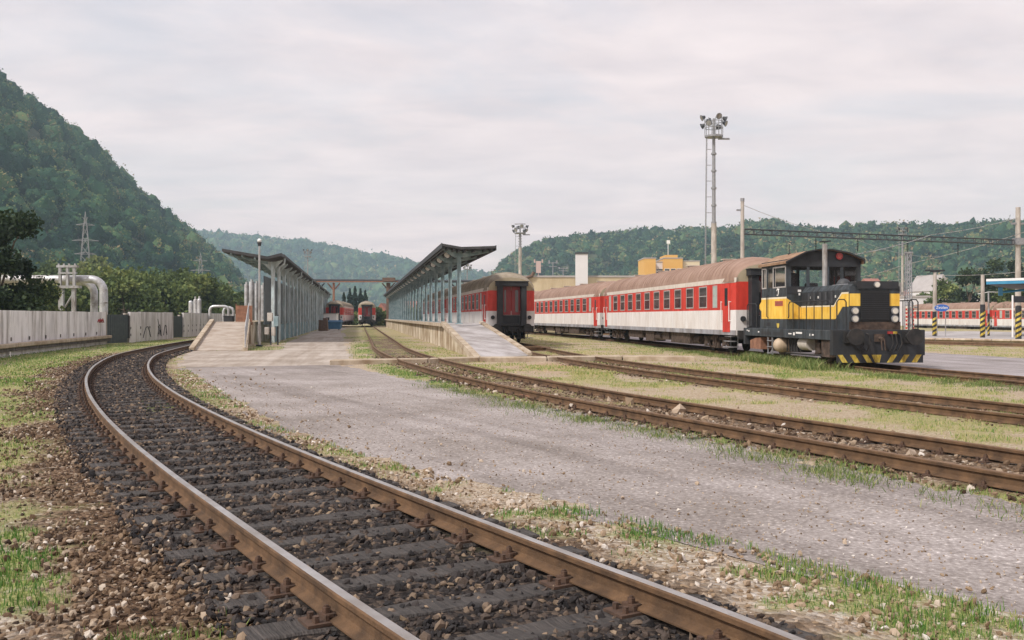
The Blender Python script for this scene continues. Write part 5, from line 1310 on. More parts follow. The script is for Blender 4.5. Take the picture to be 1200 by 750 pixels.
# ================================================================== MASTS, PORTAL, POLES
def flood_mast(x, ytop, yhead, ysplit, Y, label, fac=1.0, seed=1):
    X = gx(x, Y); zt = gz(ytop, Y); zh = gz(yhead, Y); zs = gz(ysplit, Y); s = Y/136*fac
    r = empty('floodlight_mast', (X, Y, 0), 0, label, 'floodlight mast', 'floodlight masts')
    mb = MB(); mb.tube([(0,0,0),(0,0,zs)], .42*s, 14, r2=.36*s); mb.build('concrete_pole', M['concrete'], r, smooth=True)
    mb = MB(); mb.tube([(0,0,zs),(0,0,zh)], .27*s, 14, r2=.21*s)
    for k in range(5): z = zs+(zh-zs)*k/5; mb.tube([(0,0,z),(0,0,z+.25*s)], .37*s, 14)
    mb.build('steel_tube', M['grey_steel'], r, smooth=True)
    mb = MB()
    for q in (-.28, .28): mb.tube([(-1.2*s, q*s, zs*.5), (-1.0*s, q*s, zh)], .045*s, 4)
    n = int((zh-zs*.5)/(.55*s))
    for k in range(n): z = zs*.5+(zh-zs*.5)*k/n; xx = -1.2*s+.2*s*k/n; mb.tube([(xx,-.28*s,z),(xx,.28*s,z)], .03*s, 4)
    for k in range(0, n, 4): z = zs*.5+(zh-zs*.5)*k/n; mb.tube([(-1.1*s,0,z),(-.3*s,0,z)], .04*s, 4)
    mb.build('ladder', M['grey_steel'], r)
    mb = MB(); R0 = 1.25*s; zd = zh+.3*s
    mb.tube([(0,0,zh),(0,0,zh+.25*s)], R0, 16); mb.tube([(.6*s,0,zh-.2*s),(2.2*s,0,zh-.2*s)], .14*s, 6)
    for zz in (1.0, 1.9): mb.tube([(R0*math.cos(2*math.pi*k/16), R0*math.sin(2*math.pi*k/16), zd+zz*s) for k in range(17)], .05*s, 4)
    for k in range(8): a = 2*math.pi*k/8; mb.tube([(R0*math.cos(a), R0*math.sin(a), zh), (R0*math.cos(a), R0*math.sin(a), zt-.7*s)], .05*s, 4)
    mb.tube([(0,0,zh),(0,0,zt-.7*s)], .16*s, 8); mb.build('lamp_basket', M['grey_steel'], r)
    for k in range(8):
        a = 2*math.pi*k/8+.2; rr = R0*1.05; zz = zt-.5*s-(.9*s if k % 2 else 0)
        p = Vector((rr*math.cos(a), rr*math.sin(a), zz)); dr = Vector((math.cos(a), math.sin(a), -.45)).normalized()
        mb = MB(); mb.tube([p, p+dr*.35*s, p+dr*.55*s], .17*s, 12, r2=.44*s); f_ = mb.build('floodlight', M['dark_steel'], r)
        mb = MB(); mb.tube([p+dr*.551*s, p+dr*.575*s], .38*s, 12); mb.build('lens', M['galv'], f_)
flood_mast(836.5, 133, 161, 262, 136, 'tallest floodlight mast with round lamp basket and ladder behind the long train')
flood_mast(609.5, 262, 274, 290, 250, 'floodlight mast with white base rising behind the coach that faces the camera', .62)
flood_mast(360.5, 291, 301, 325, 330, 'thin distant floodlight mast above the pale blue shelter roof', .35)
flood_mast(547.5, 309, 316, 330, 330, 'thin distant floodlight mast seen between the canopy and the facing coach', .35)
flood_mast(1057.5, 265, 275, 300, 210, 'floodlight mast behind the lattice signal post right of the locomotive', .45)

def pole(name, label, x, ytop, Y, zb, r0, m='concrete', extra=None):
    o = empty(name, (gx(x, Y), Y, zb), 0, label, 'pole'); h = gz(ytop, Y)-zb
    mb = MB(); mb.tube([(0,0,0),(0,0,h)], r0, 12, r2=r0*.72); mb.build('post', M[m], o, smooth=True)
    return o, h
o, h = pole('catenary_pole', 'grey concrete catenary pole standing behind the leading coach and locomotive', 870, 236, 92, 0, .23)
mb = MB(); mb.box(-.55,.1,-.1,.1,h-.9,h-.75); mb.tube([(0,0,h),(0,0,h+.3)],.2,8); mb.build('bracket', M['grey_steel'], o)
o2, h2 = pole('catenary_pole', 'grey concrete catenary pole above the blue station canopy at the right edge', 1193, 243, 102, 0, .32)
mb = MB(); mb.box(-.7,.7,-.1,.1,h2-1.8,h2-1.6); mb.box(-.42,.42,-.42,.42,gz(287,102),gz(279,102)); mb.build('bracket', M['grey_steel'], o2)
po = empty('portal_beam', (0,0,0), 0, 'long thin steel lattice beam carrying overhead line insulators across the station tracks', 'catenary beam')
a = Vector((gx(870,92)+.2, 92, gz(271.5,92))); b = Vector((gx(1192,102)-.42, 102, gz(284,102))); c_ = Vector((gx(1330,106), 106, gz(289,106)))
mb = MB()
for (p, q) in ((a, b), (b+Vector((.9,0,0)), c_)):
    n = int((q-p).length/1.0)
    for dz in (-.24, .24):
        for dy in (-.2, .2): mb.tube([p+Vector((0,dy,dz)), q+Vector((0,dy,dz))], .05, 4)
    for k in range(n+1):
        s0 = p.lerp(q, k/n)
        for dy in (-.2,.2): mb.tube([s0+Vector((0,dy,-.24)), s0+Vector((0,dy,.24))], .04, 4)
        if k < n: mb.tube([s0+Vector((0,-.2,-.24)), p.lerp(q, (k+1)/n)+Vector((0,-.2,.24))], .025, 4)
mb.build('lattice', M['dark_steel'], po)
for x in (956, 1005, 1063.5, 1122.5):
    t_ = (x-870)/(1192-870); p = a.lerp(b, t_); p.x = gx(x, p.y)
    mb = MB(); mb.tube([p+Vector((0,0,-.24)), p+Vector((0,0,-.5))], .03, 6)
    for k in range(5): mb.tube([p+Vector((0,0,-.5-.15*k)), p+Vector((0,0,-.58-.15*k))], .12, 8, r2=.08)
    mb.tube([p+Vector((0,0,-1.2)), p+Vector((0,0,-1.5))], .05, 6); mb.build('insulator', M['rubber'], po)
def wire(pts, label, r=.025):
    P_ = []
    for k in range(len(pts)-1):
        p, q = Vector(pts[k]), Vector(pts[k+1])
        for j in range(9): t = j/8; v = p.lerp(q, t); v.z -= 4*t*(1-t)*.012*(q-p).length; P_.append(v)
    mb = MB(); mb.tube(P_, r, 5); tag(mb.build('overhead_wire', M['galv']), label, 'wire', 'overhead wires')
wire([at(870,240,92), at(1000,279,120), at(1100,300,180)], 'overhead wire sagging right from the top of the catenary pole behind the coach')
wire([at(1193,255,102), at(1092,275,92), at(990,300,80)], 'pale wire slanting down left from the catenary pole at the right edge', .03)
wire([at(1230,262,96), at(1060,310,120), at(985,327,150)], 'pale wire slanting down behind the lattice signal post', .04)
wire([at(1200,318,110), at(1090,322,130), at(960,330,190)], 'lowest overhead wire behind the station platform', .03)

# station platform on the right
ZS = .25
sp = empty('station_platform', (0,0,0), 0, 'low pale paved station platform with striped poles at the right edge', 'platform')
def poly_slab(name, pts, z0, z1, m, parent):
    mb = MB(); mb.prism(pts, 'z', z0, z1); return mb.build(name, M[m], parent)
poly_slab('platform_slab', [(26.6,60.6),(31.0,55.8),(48,43),(58,54),(46,96),(30,96),(20,74)], -.05, ZS-.03, 'concrete', sp)
poly_slab('paving', [(26.3,61.0),(30.7,56.2),(47.8,43.4),(57.5,54),(45.7,95.6),(30.2,95.6),(20.3,74)], ZS-.027, ZS, 'ramp_surface', sp)
mb = MB()
pp = [(20.0,74),(26.4,60.6),(30.9,55.6),(48,42.7)]
for k in range(3):
    p, q = Vector((*pp[k], ZS)), Vector((*pp[k+1], ZS)); n = int((q-p).length/1.0)
    for j in range(n): u, v = p.lerp(q, j/n+.003), p.lerp(q, (j+1)/n-.003); mb.tube([u, v], .10, 4)
mb.build('edge_stones', M['curb'], sp)

def stripes_on(o, r0, z0, z1, m1='hazard_yellow'):
    mb = MB(); n = int((z1-z0)/.34)
    for k in range(n):
        z = z0+k*.34; vs = []; N_ = 14
        for j in range(N_+1):
            q = 2*math.pi*j/N_; s_ = .30*abs(((j/N_)*2) % 2-1)
            vs += [((r0+.006)*math.cos(q), (r0+.006)*math.sin(q), z+s_), ((r0+.006)*math.cos(q), (r0+.006)*math.sin(q), z+s_+.17)]
        mb.add(vs, [(2*j, 2*j+2, 2*j+3, 2*j+1) for j in range(N_)])
    mb.build('warning_stripes', M[m1], o)
    mb = MB(); mb.tube([(0,0,z0-.05),(0,0,z1+.25)], r0+.002, 14); mb.build('black_band', M['rubber'], o)
def striped(x, ytop, ybase, Y, r0, z1, label, name='striped_pole', m='concrete', m1='hazard_yellow'):
    o, h = pole(name, label, x, ytop, Y, ZS, r0, m); stripes_on(o, r0, .06, z1, m1); return o, h
o, h = striped(1095.5, 318, 394, 71, .17, 1.55, 'concrete pole with yellow striped foot and lamp arm just behind the blue name sign')
mb = MB(); mb.box(-.7,.7,-.06,.06,h,h+.12); mb.box(-.3,.3,-.14,.14,h-.06,h-.001); mb.build('lamp_arm', M['rubber'], o)
striped(1151.5, 322, 394, 66, .16, 2.0, 'pale pole with yellow and black striped foot left of the thin lamp pole')
mb = MB()
o, h = striped(1158.5, 343, 391, 72, .08, 1.4, 'thin lamp pole with short arms between the pale pole and the blue canopy', m='galv')
mb = MB(); mb.tube([(-.8,0,h-.1),(0,0,h+.05),(.9,0,h+.05)], .03, 6); mb.box(.5,1.0,-.08,.08,h,h+.08); mb.build('lamp_arm', M['lamp_white'], o)
o, h = pole('striped_pole', 'thick short yellow and black striped pole nearest the right edge', 1193.5, 358, 62, ZS, .17, 'rubber'); stripes_on(o, .18, .05, h-.3)
# lattice signal post
Yl = 68; o = empty('signal_post', (gx(1064.5,Yl), Yl, ZS-.25), 0, 'tall grey steel lattice post with red striped foot right of the locomotive', 'signal post')
hl_ = gz(296, Yl)-ZS+.25; mb = MB()
for sx in (-1,1):
    for sy in (-1,1): mb.tube([(sx*.20,sy*.2,0),(sx*.13,sy*.15,hl_)], .045, 4)
n = 12
for k in range(n):
    z0, z1 = hl_*k/n, hl_*(k+1)/n
    for sy in (-1,1): mb.tube([(-.16,sy*.18,z0),(.16,sy*.18,z1)], .018, 4); mb.tube([(.16,sy*.18,z0),(-.16,sy*.18,z1)], .018, 4)
mb.tube([(.24,0,hl_*.38),(.6,0,hl_*.38)], .06, 6); mb.box(-.25,.25,-.2,.2,hl_-.06,hl_+.05); mb.build('lattice', M['grey_steel'], o)
mb = MB()
for k in range(8):
    z = .3+k*.26
    for sx in (-1,1): mb.box(sx*.23-.065, sx*.23+.065, -.26, -.245, z, z+.13)
mb.build('red_stripes', M['coach_red'], o)
mb = MB()
for sx in (-1,1): mb.box(sx*.23-.06, sx*.23+.06, -.2445, -.235, .2, 2.4)
mb.build('stripe_backing', M['cream_line'], o)
mb = MB(); mb.box(-1.25,-.35,-.1,.3,hl_*.52,hl_*.55)
for k in range(4): mb.box(-1.2+k*.22,-1.16+k*.22,-.05,.25,hl_*.55,hl_*.66)
mb.build('service_cage', M['galv'], o)

# name sign
Yn = 69; sg = empty('station_sign', (gx(1103.5,Yn), Yn, ZS), 0, 'blue oval station sign reading Zvolen on a slim post', 'sign')
zc = gz(360.8,Yn)-ZS
mb = MB(); mb.tube([(-.3,0.05,0),(-.3,0.05,zc)], .035, 8); mb.tube([(.3,0.05,0),(.3,0.05,zc)], .035, 8); mb.build('post', M['galv'], sg)
mb = MB(); mb.prism([(.52*math.cos(q)*(1 if True else 1), zc+.25*math.sin(q)) for q in [2*math.pi*k/28 for k in range(28)]], 'y', -.03, .0); pn_ = mb.build('panel', M['sign_blue'], sg)
def text(body, size, loc, m, parent, name='lettering', ext=.004):
    cu = bpy.data.curves.new(name, 'FONT'); cu.body = body; cu.size = size; cu.extrude = ext; cu.align_x = 'CENTER'; cu.align_y = 'CENTER'
    t_ = bpy.data.objects.new(name, cu); C.objects.link(t_); bpy.context.view_layer.update()
    me = bpy.data.meshes.new_from_object(t_.evaluated_get(bpy.context.evaluated_depsgraph_get())); bpy.data.objects.remove(t_)
    me.materials.clear(); me.materials.append(M[m]); o = bpy.data.objects.new(name, me); C.objects.link(o); o.parent = parent
    o.location = loc; o.rotation_euler = (math.radians(90), 0, 0); return o
text('Zvolen', .30, (0,-.036,zc+.02), 'white_paint', pn_)
# station canopy at the right edge
Yc = 70; cn = empty('station_canopy', (0,0,0), 0, 'blue and white edged flat station canopy entering from the right edge', 'canopy')
zt_ = gz(327.5,Yc); x0_ = gx(1157,Yc)
mb = MB(); mb.add([(x0_,Yc,zt_-.38),(x0_+14,Yc-9,zt_-.18),(x0_+24,Yc+12,zt_-.2),(x0_+8,Yc+12,zt_-.35),(x0_,Yc,zt_-.08),(x0_+14,Yc-9,zt_+.12),(x0_+24,Yc+12,zt_+.05),(x0_+8,Yc+12,zt_-.08)], [(0,3,2,1),(4,5,6,7),(0,1,5,4),(1,2,6,5),(2,3,7,6),(3,0,4,7)])
mb.build('roof', M['dark_steel'], cn)
d_ = Vector((14,-9,0)).normalized(); nrm = Vector((-d_.y, d_.x, 0))*-1
def strip(z0, z1, m, nm, off):
    a = Vector((x0_-.1,Yc-.06,zt_))+nrm*off*-1; b = Vector((x0_+14,Yc-9.06,zt_+.2))+nrm*off*-1
    p = nrm*.03
    mb = MB(); vs = [(*(q+s*p).xy, q.z+z) for z in (z0, z1) for q, s in ((a,-1),(b,-1),(b,1),(a,1))]
    mb.add(vs, [(0,3,2,1),(4,5,6,7),(0,1,5,4),(1,2,6,5),(2,3,7,6),(3,0,4,7)]); mb.build(nm, M[m], cn)
strip(-.14, .03, 'white_paint', 'fascia', -.04); strip(-.36, -.145, 'blue_trim', 'fascia', -.03)
for dx, dy in ((1.2,.4),(13,-5),(16,10)):
    mb = MB(); mb.box(x0_+dx-.12, x0_+dx+.12, Yc+dy, Yc+dy+.2, (zt_-1.15 if dx < 2 else ZS), zt_-.56); mb.build('column', M['blue_trim'], cn)
mb = MB(); mb.bar((x0_+1.2,Yc+.5,zt_-.9),(x0_+4.4,Yc+1.4,zt_-.62), .12); mb.build('bracket', M['blue_trim'], cn)
bd = empty('display_board', (gx(1196,Yc-3), Yc-3, ZS), 0, 'dark departure display board on a white post under the blue canopy', 'display board')
mb = MB(); mb.tube([(-.55,0,0),(-.55,0,gz(346,Yc-3)-ZS)], .06, 8); mb.tube([(1.6,0,0),(1.6,0,gz(346,Yc-3)-ZS)], .06, 8); mb.build('post', M['white_paint'], bd)
mb = MB(); mb.box(-.45,1.5,-.1,.05,gz(354.5,Yc-3)-ZS,gz(347,Yc-3)-ZS); mb.build('screen', M['rubber'], bd, bevel=.01)

# lattice pylons on the left hillside foot
def pylon(x, ytop, Y, wd, label):
    h = gz(ytop, Y); o = empty('power_pylon', (gx(x,Y), Y, 0), .3, label, 'power pylon', 'power pylons below the hill')
    mb = MB()
    for sx in (-1,1):
        for sy in (-1,1): mb.tube([(sx*wd,sy*wd,0),(sx*wd*.25,sy*wd*.25,h*.8),(0,0,h)], .07, 4)
    for k in range(11):
        z0, z1 = h*.95*k/11, h*.95*(k+1)/11; w0 = wd*(1-.75*min(1,z0/(h*.8))); w1 = wd*(1-.75*min(1,z1/(h*.8)))
        for sy in (-1,1): mb.tube([(-w0,sy*w0,z0),(w1,sy*w1,z1)], .035, 4); mb.tube([(w0,sy*w0,z0),(-w1,sy*w1,z1)], .035, 4)
    mb.build('tower', M['grey_steel'], o)
    mb = MB()
    for zz, ww in ((.88,2.2),(.74,3.2),(.62,2.6)): mb.tube([(-ww,0,h*zz),(0,0,h*zz+.5),(ww,0,h*zz)], .06, 4); mb.tube([(-ww,0,h*zz),(ww,0,h*zz)], .07, 4)
    mb.build('crossarms', M['grey_steel'], o)
pylon(100, 248, 250, 2.2, 'tall lattice power pylon rising above the silver pipes')
pylon(235, 296, 330, 2.0, 'smaller lattice power pylon left of the shelter roof')

# ================================================================== BUILDINGS
def building(name, label, x0, x1, y0, y1, h, wallm, roofm='roof_grey', wins=None, cat='building', roof='flat', rz=0, z0=-.5):
    cx, cy = (x0+x1)/2, (y0+y1)/2; o = empty(name, (cx, cy, 0), rz, label, cat); hx, hy = (x1-x0)/2, (y1-y0)/2
    mb = MB(); mb.box(-hx, hx, -hy, hy, z0, h); mb.build('wall', M[wallm], o)
    mb = MB()
    if roof == 'flat': mb.box(-hx-.15, hx+.15, -hy-.15, hy+.15, h+.003, h+.35)
    else: 
        mb.prism([(-hx-.4,h+.003),(hx+.4,h+.003),(0,h+roof)], 'y', -hy-.4, hy+.4) if not isinstance(roof, tuple) else mb.prism([(-hy-.4,h+.003),(hy+.4,h+.003),(0,h+roof[0])], 'x', -hx-.4, hx+.4)
    mb.build('roof', M[roofm], o)
    if wins:
        nx, nz, ww, wh, zb, dz = wins
        for i in range(nx):
            for k in range(nz):
                x = -hx+(i+.5)*2*hx/nx; z = zb+k*dz
                mb = MB(); mb.box(x-ww/2-.1, x+ww/2+.1, -hy-.06, -hy-.002, z-.1, z+wh+.1); f = mb.build('window', M['white_paint'], o)
                mb = MB(); mb.box(x-ww/2, x+ww/2, -hy-.075, -hy-.0605, z, z+wh); mb.build('pane', M['window_glass'], f)
    return o
Yb = 190
o = building('factory_building', 'long cream factory building behind the trains', gx(597,Yb), gx(768,Yb), Yb, Yb+25, gz(325,Yb), 'cream_build', 'roof_grey', (14,1,1.6,1.6,4.5,4))
mb = MB(); p_ = gx(616,Yb)-o.location.x; mb.tube([(p_,-12.8,gz(336,Yb)),(p_,-12.8,gz(326,Yb)),(p_+1.2,-12.8,gz(323.5,Yb)),(p_+1.6,-12.8,gz(319,Yb))], .35, 8); mb.build('exhaust_duct', M['hedge_brown'], o)
building('white_tower', 'plain white square tower standing up from the cream factory', gx(675,Yb-2), gx(689,Yb-2), Yb-1.8, Yb-.2, gz(297.5,Yb-2), 'tower_white', 'dark_steel', cat='tower')
for k, (x, t_) in enumerate(((631,306),(648,307),(660,314))):
    o = empty('radio_mast', (gx(x,Yb+12), Yb+12, gz(325,Yb)+.35), 0, ('pinkish radio mast at the left end of the cream factory roof','antenna mast with crossbars on the factory roof, left of the white tower','short antenna with small dish nearest the white tower')[k], 'antenna', 'antennas on the factory roof')
    h = gz(t_,Yb+12)-gz(325,Yb)-.35; mb = MB(); mb.tube([(0,0,0),(0,0,h)], .10, 6)
    mb.box(-.9,.9,-.05,.05,h*.7,h*.7+.1); mb.box(-.7,.7,-.05,.05,h*.93,h*.93+.1)
    if k == 0: mb.box(-.5,.5,-.2,.2,h*.3,h*1.0)
    for s in (-1,1): mb.box(s*.8-.15,s*.8+.15,-.1,.1,h*.9,h*1.1)
    mb.build('mast', M['pink_build' if k == 0 else 'grey_steel'], o)
Ya = 340
o = building('apartment_block', 'yellow and cream apartment block with flat roof showing above the train roof', gx(778,Ya), gx(800,Ya), Ya, Ya+20, gz(303,Ya), 'block_yellow', 'roof_grey', (3,4,1.6,1.5,8,3))
mb = MB(); x1_ = gx(798,Ya)-o.location.x; mb.box(-2.6, x1_-1.0, -9, 4, gz(303,Ya)+.36, gz(298.5,Ya)); mb.build('roof_house', M['block_yellow'], o)
mb = MB(); mb.tube([(-1.5,-8,gz(299,Ya)),(-1.5,-8,gz(281,Ya))], .12, 6); mb.box(-2.0,-.8,-8.1,-7.9,gz(285,Ya),gz(281,Ya)); mb.build('antenna', M['lamp_white'], o)
building('apartment_block', 'pale stairwell wing of yellow apartment block, nearest the white tower', gx(755,Ya-6), gx(768.5,Ya-6), Ya-6, Ya+10, gz(303,Ya-6), 'block_yellow', 'roof_grey')
building('apartment_block', 'cream and white apartment wing with balconies at right of the yellow block', gx(800.5,Ya+2), gx(820,Ya+2), Ya+2, Ya+20, gz(306,Ya), 'block_cream', 'roof_grey', (3,4,2.2,1.6,8,3))
building('apartment_block', 'white apartment wing between the two yellow parts of the block', gx(769,Ya+3), gx(777.5,Ya+3), Ya+3, Ya+18, gz(307,Ya), 'tower_white', 'roof_grey', (1,4,2.4,1.6,8,3))
Yw = 185
building('low_warehouse', 'long low off white warehouse behind the station coach on the right', gx(1066,Yw), gx(1127,Yw), Yw, Yw+14, gz(348.5,Yw), 'tower_white', 'roof_grey')
building('low_house', 'low grey roofed house right of the off white warehouse', gx(1120,Yw-8), gx(1160,Yw-8), Yw-8, Yw, gz(358,Yw), 'cream_build', 'roof_grey', None, 'house', (1.3,))
building('red_roof_house', 'house with red roof peeping over the locomotive nose', gx(1019,330), gx(1034,330), 330, 340, gz(334,330), 'pink_build', 'roof_red', None, 'house', (2.4,))
building('white_house', 'white house with steep pale gable below the right hill', gx(1086,320), gx(1112,320), 320, 332, gz(341,320), 'tower_white', 'roof_grey', (3,1,1.3,1.4,5,3), 'house', 5.5, .3)
building('white_house', 'small white house half hidden by bushes left of the steep gabled one', gx(1068,330), gx(1082,330), 330, 340, gz(349,330), 'tower_white', 'roof_red', (2,1,1.2,1.3,3,3), 'house', 3.0)
building('small_house', 'small pinkish house right of the far coach end between the canopies', gx(441,230), gx(452,230), 230, 238, gz(366,230), 'pink_build', 'roof_red', (2,1,.9,1.1,1.2,3), 'house', 2.2)
building('small_house', 'cream house behind the columns of the right canopy', gx(458,260), gx(485,260), 260, 270, gz(363,260), 'block_cream', 'roof_red', (4,1,1.0,1.2,1.4,3), 'house', (2.4,))

# ================================================================== HILLS AND FOREST
def ridge(name, prof, cards=0, csize=1.0, n_rows=26, fname=None, spacing=8.0, crown=(3.5, 6.5), sub=1, label=None, gully=10, seed=1, drop_base=-2):
    """prof: (x in the photograph, crest y, base distance, crest distance)"""
    r = np.random.default_rng(seed)
    px = np.array([p[0] for p in prof], float); U = np.linspace(px[0], px[-1], 160)
    cy = np.interp(U, px, [p[1] for p in prof]); Db = np.interp(U, px, [p[2] for p in prof]); Dc = np.interp(U, px, [p[3] for p in prof])
    T = np.r_[np.linspace(0, 1, n_rows), np.linspace(1.08, 1.6, 6)]
    def surf(u, t):
        cy_ = np.interp(u, px, [p[1] for p in prof]); db = np.interp(u, px, [p[2] for p in prof]); dc = np.interp(u, px, [p[3] for p in prof])
        D = db+(dc-db)*t
        s = np.where(t <= 1, np.sin(np.clip(t, 0, 1)*math.pi/2)**.92, 1-(t-1)*.35)
        x = (u-600)/F*D
        g = (fbm(x/90+seed*7, D/90, 4)-.5)*2*gully*np.sin(np.clip(t, 0, 1)*math.pi)
        g = g+(fbm(x/35+seed*3, D/35, 3)-.5)*gully*.8*np.sin(np.clip(t, 0, 1)*math.pi)
        hc = EYE+(HZ-cy_)/F*D-crown[0]*2.4
        return x, D, drop_base*(1-s)+hc*s+g
    UU, TT = np.meshgrid(U, T); x, y, z = surf(UU.ravel(), TT.ravel())
    nu, nt_ = len(U), len(T); i = np.arange(nt_-1)[:,None]*nu; j = np.arange(nu-1)[None,:]
    Q = np.stack([i+j, i+j+1, i+nu+j+1, i+nu+j], -1).reshape(-1,4)
    o = npmesh(name, np.c_[x, y, z], Q, M['hill_soil'], k=4); tag(o, kind='structure')
    # crowns of the wood
    wid = (px[-1]-px[0])/F*np.mean(Dc); dep = np.mean(np.hypot(Dc-Db, 80)); n = int(wid*dep/spacing**2)
    u = r.uniform(px[0], px[-1], n); t = r.uniform(0.0, 1.05, n)
    x, y, z = surf(u, t)
    big = fbm(x/60+5, y/60+z/40, 3)
    R_ = r.uniform(crown[0], crown[1], n)*(.75+.6*big)
    if sub == 1: V0, F0 = ICO_V, ICO_F
    else:
        V0, F0 = subdiv(ICO_V, ICO_F)
        if sub == 3: V0, F0 = subdiv(V0, F0)
    nv = len(V0)
    # lumpy crowns
    dirs = r.normal(size=(n,6,3)); dirs[:,:,2] = np.abs(dirs[:,:,2])*.7; dirs /= np.linalg.norm(dirs, axis=2)[:,:,None]
    dots = np.einsum('nkj,vj->nkv', dirs, V0); lump = np.max(np.clip(dots, 0, 1)**6, 1)
    rad = .62+.52*lump+r.normal(0, .07 if sub > 1 else .12, (n, nv))
    sc = np.stack([R_, R_, R_*r.uniform(1.0, 1.6, n)], -1)
    cen = np.stack([x, y, z+R_*.5], -1)
    V = V0[None]*rad[:,:,None]*sc[:,None,:]+cen[:,None,:]
    Fc = (F0[None]+nv*np.arange(n)[:,None,None]).reshape(-1,3)
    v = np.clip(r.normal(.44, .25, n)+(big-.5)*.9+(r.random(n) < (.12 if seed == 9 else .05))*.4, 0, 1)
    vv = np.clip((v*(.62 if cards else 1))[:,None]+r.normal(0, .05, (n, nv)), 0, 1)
    VV = V.reshape(-1,3); va = vv.ravel()
    if cards:      # clumps of leaves over every crown
        N_ = n*cards; ti = np.repeat(np.arange(n), cards); dd = r.normal(size=(N_,3)); dd[:,2] = np.abs(dd[:,2])-.35; dd[:,1] -= .35; dd /= np.linalg.norm(dd, axis=1)[:,None]
        dt = np.max(np.clip(np.einsum('nkj,nj->nk', dirs[ti], dd), 0, 1)**6, 1)
        P_ = cen[ti]+dd*sc[ti]*(.60+.56*dt+r.uniform(-.05, .10, N_))[:,None]
        tri = np.array([(-.6,-.4,0),(.6,-.35,.1),(0,.6,-.1)]); Vt = np.einsum('nij,kj->nki', randrot(N_, r), tri)*(csize*r.uniform(.5, 1.4, N_))[:,None,None]+P_[:,None,:]
        Fc = np.vstack([Fc, len(VV)+np.arange(3*N_).reshape(-1,3)]); VV = np.vstack([VV, Vt.reshape(-1,3)])
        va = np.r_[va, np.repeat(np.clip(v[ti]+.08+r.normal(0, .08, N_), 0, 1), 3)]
    o = npmesh(fname, VV, Fc, M['forest_leaf'], {'v': va}); tag(o, label, 'forest', kind='stuff')
def subdiv(V, Fc):
    V = list(map(tuple, V)); cache = {}; out = []
    def mid(a, b):
        k = (min(a,b), max(a,b))
        if k not in cache:
            m = (np.array(V[a])+np.array(V[b]))/2; V.append(tuple(m/np.linalg.norm(m))); cache[k] = len(V)-1
        return cache[k]
    for a, b, c in Fc:
        ab, bc, ca = mid(a,b), mid(b,c), mid(c,a); out += [(a,ab,ca),(b,bc,ab),(c,ca,bc),(ab,bc,ca)]
    return np.array(V), np.array(out)
ridge('left_hill', [(-260,-60,240,560),(-100,28,260,620),(0,92,290,660),(60,135,310,690),(120,185,330,720),(180,240,350,760),(230,277,380,800),(262,305,420,850),(285,332,470,880),(305,358,520,900)],
      fname='hill_forest', spacing=8.6, crown=(3.8, 7.0), sub=2, cards=170, csize=.95, label='dense late summer broadleaf wood covering the steep left hill', gully=14, seed=2)
ridge('far_hill', [(120,272,1500,2300),(235,270,1500,2300),(300,276,1500,2300),(360,281,1500,2300),(420,293,1500,2250),(480,306,1450,2200),(520,316,1450,2200),(560,318,1450,2200),(600,320,1450,2200),(680,330,1450,2200),(760,345,1450,2200)],
      fname='far_forest', spacing=15, crown=(6.5, 10.5), sub=1, cards=14, csize=3.2, label='hazy blue green wood on the far hill between the two canopies', gully=30, seed=5)
ridge('right_hill', [(560,340,700,1100),(580,320,700,1100),(590,304,700,1100),(606,292,700,1100),(640,279,680,1100),(700,271,650,1100),(760,268,620,1080),(820,267,600,1050),(850,266,600,1000),(880,259,580,980),(905,257,560,960),(930,261,560,960),(960,264,550,950),(1000,263,540,950),(1060,262,520,930),(1110,263,500,900),(1150,259,480,880),(1200,257,460,860),(1330,250,440,820),(1480,240,440,820)],
      fname='ridge_forest', spacing=8.0, crown=(3.8, 6.4), sub=1, cards=34, csize=1.9, label='mixed wood with yellowing crowns on the long right hill', gully=16, seed=9)

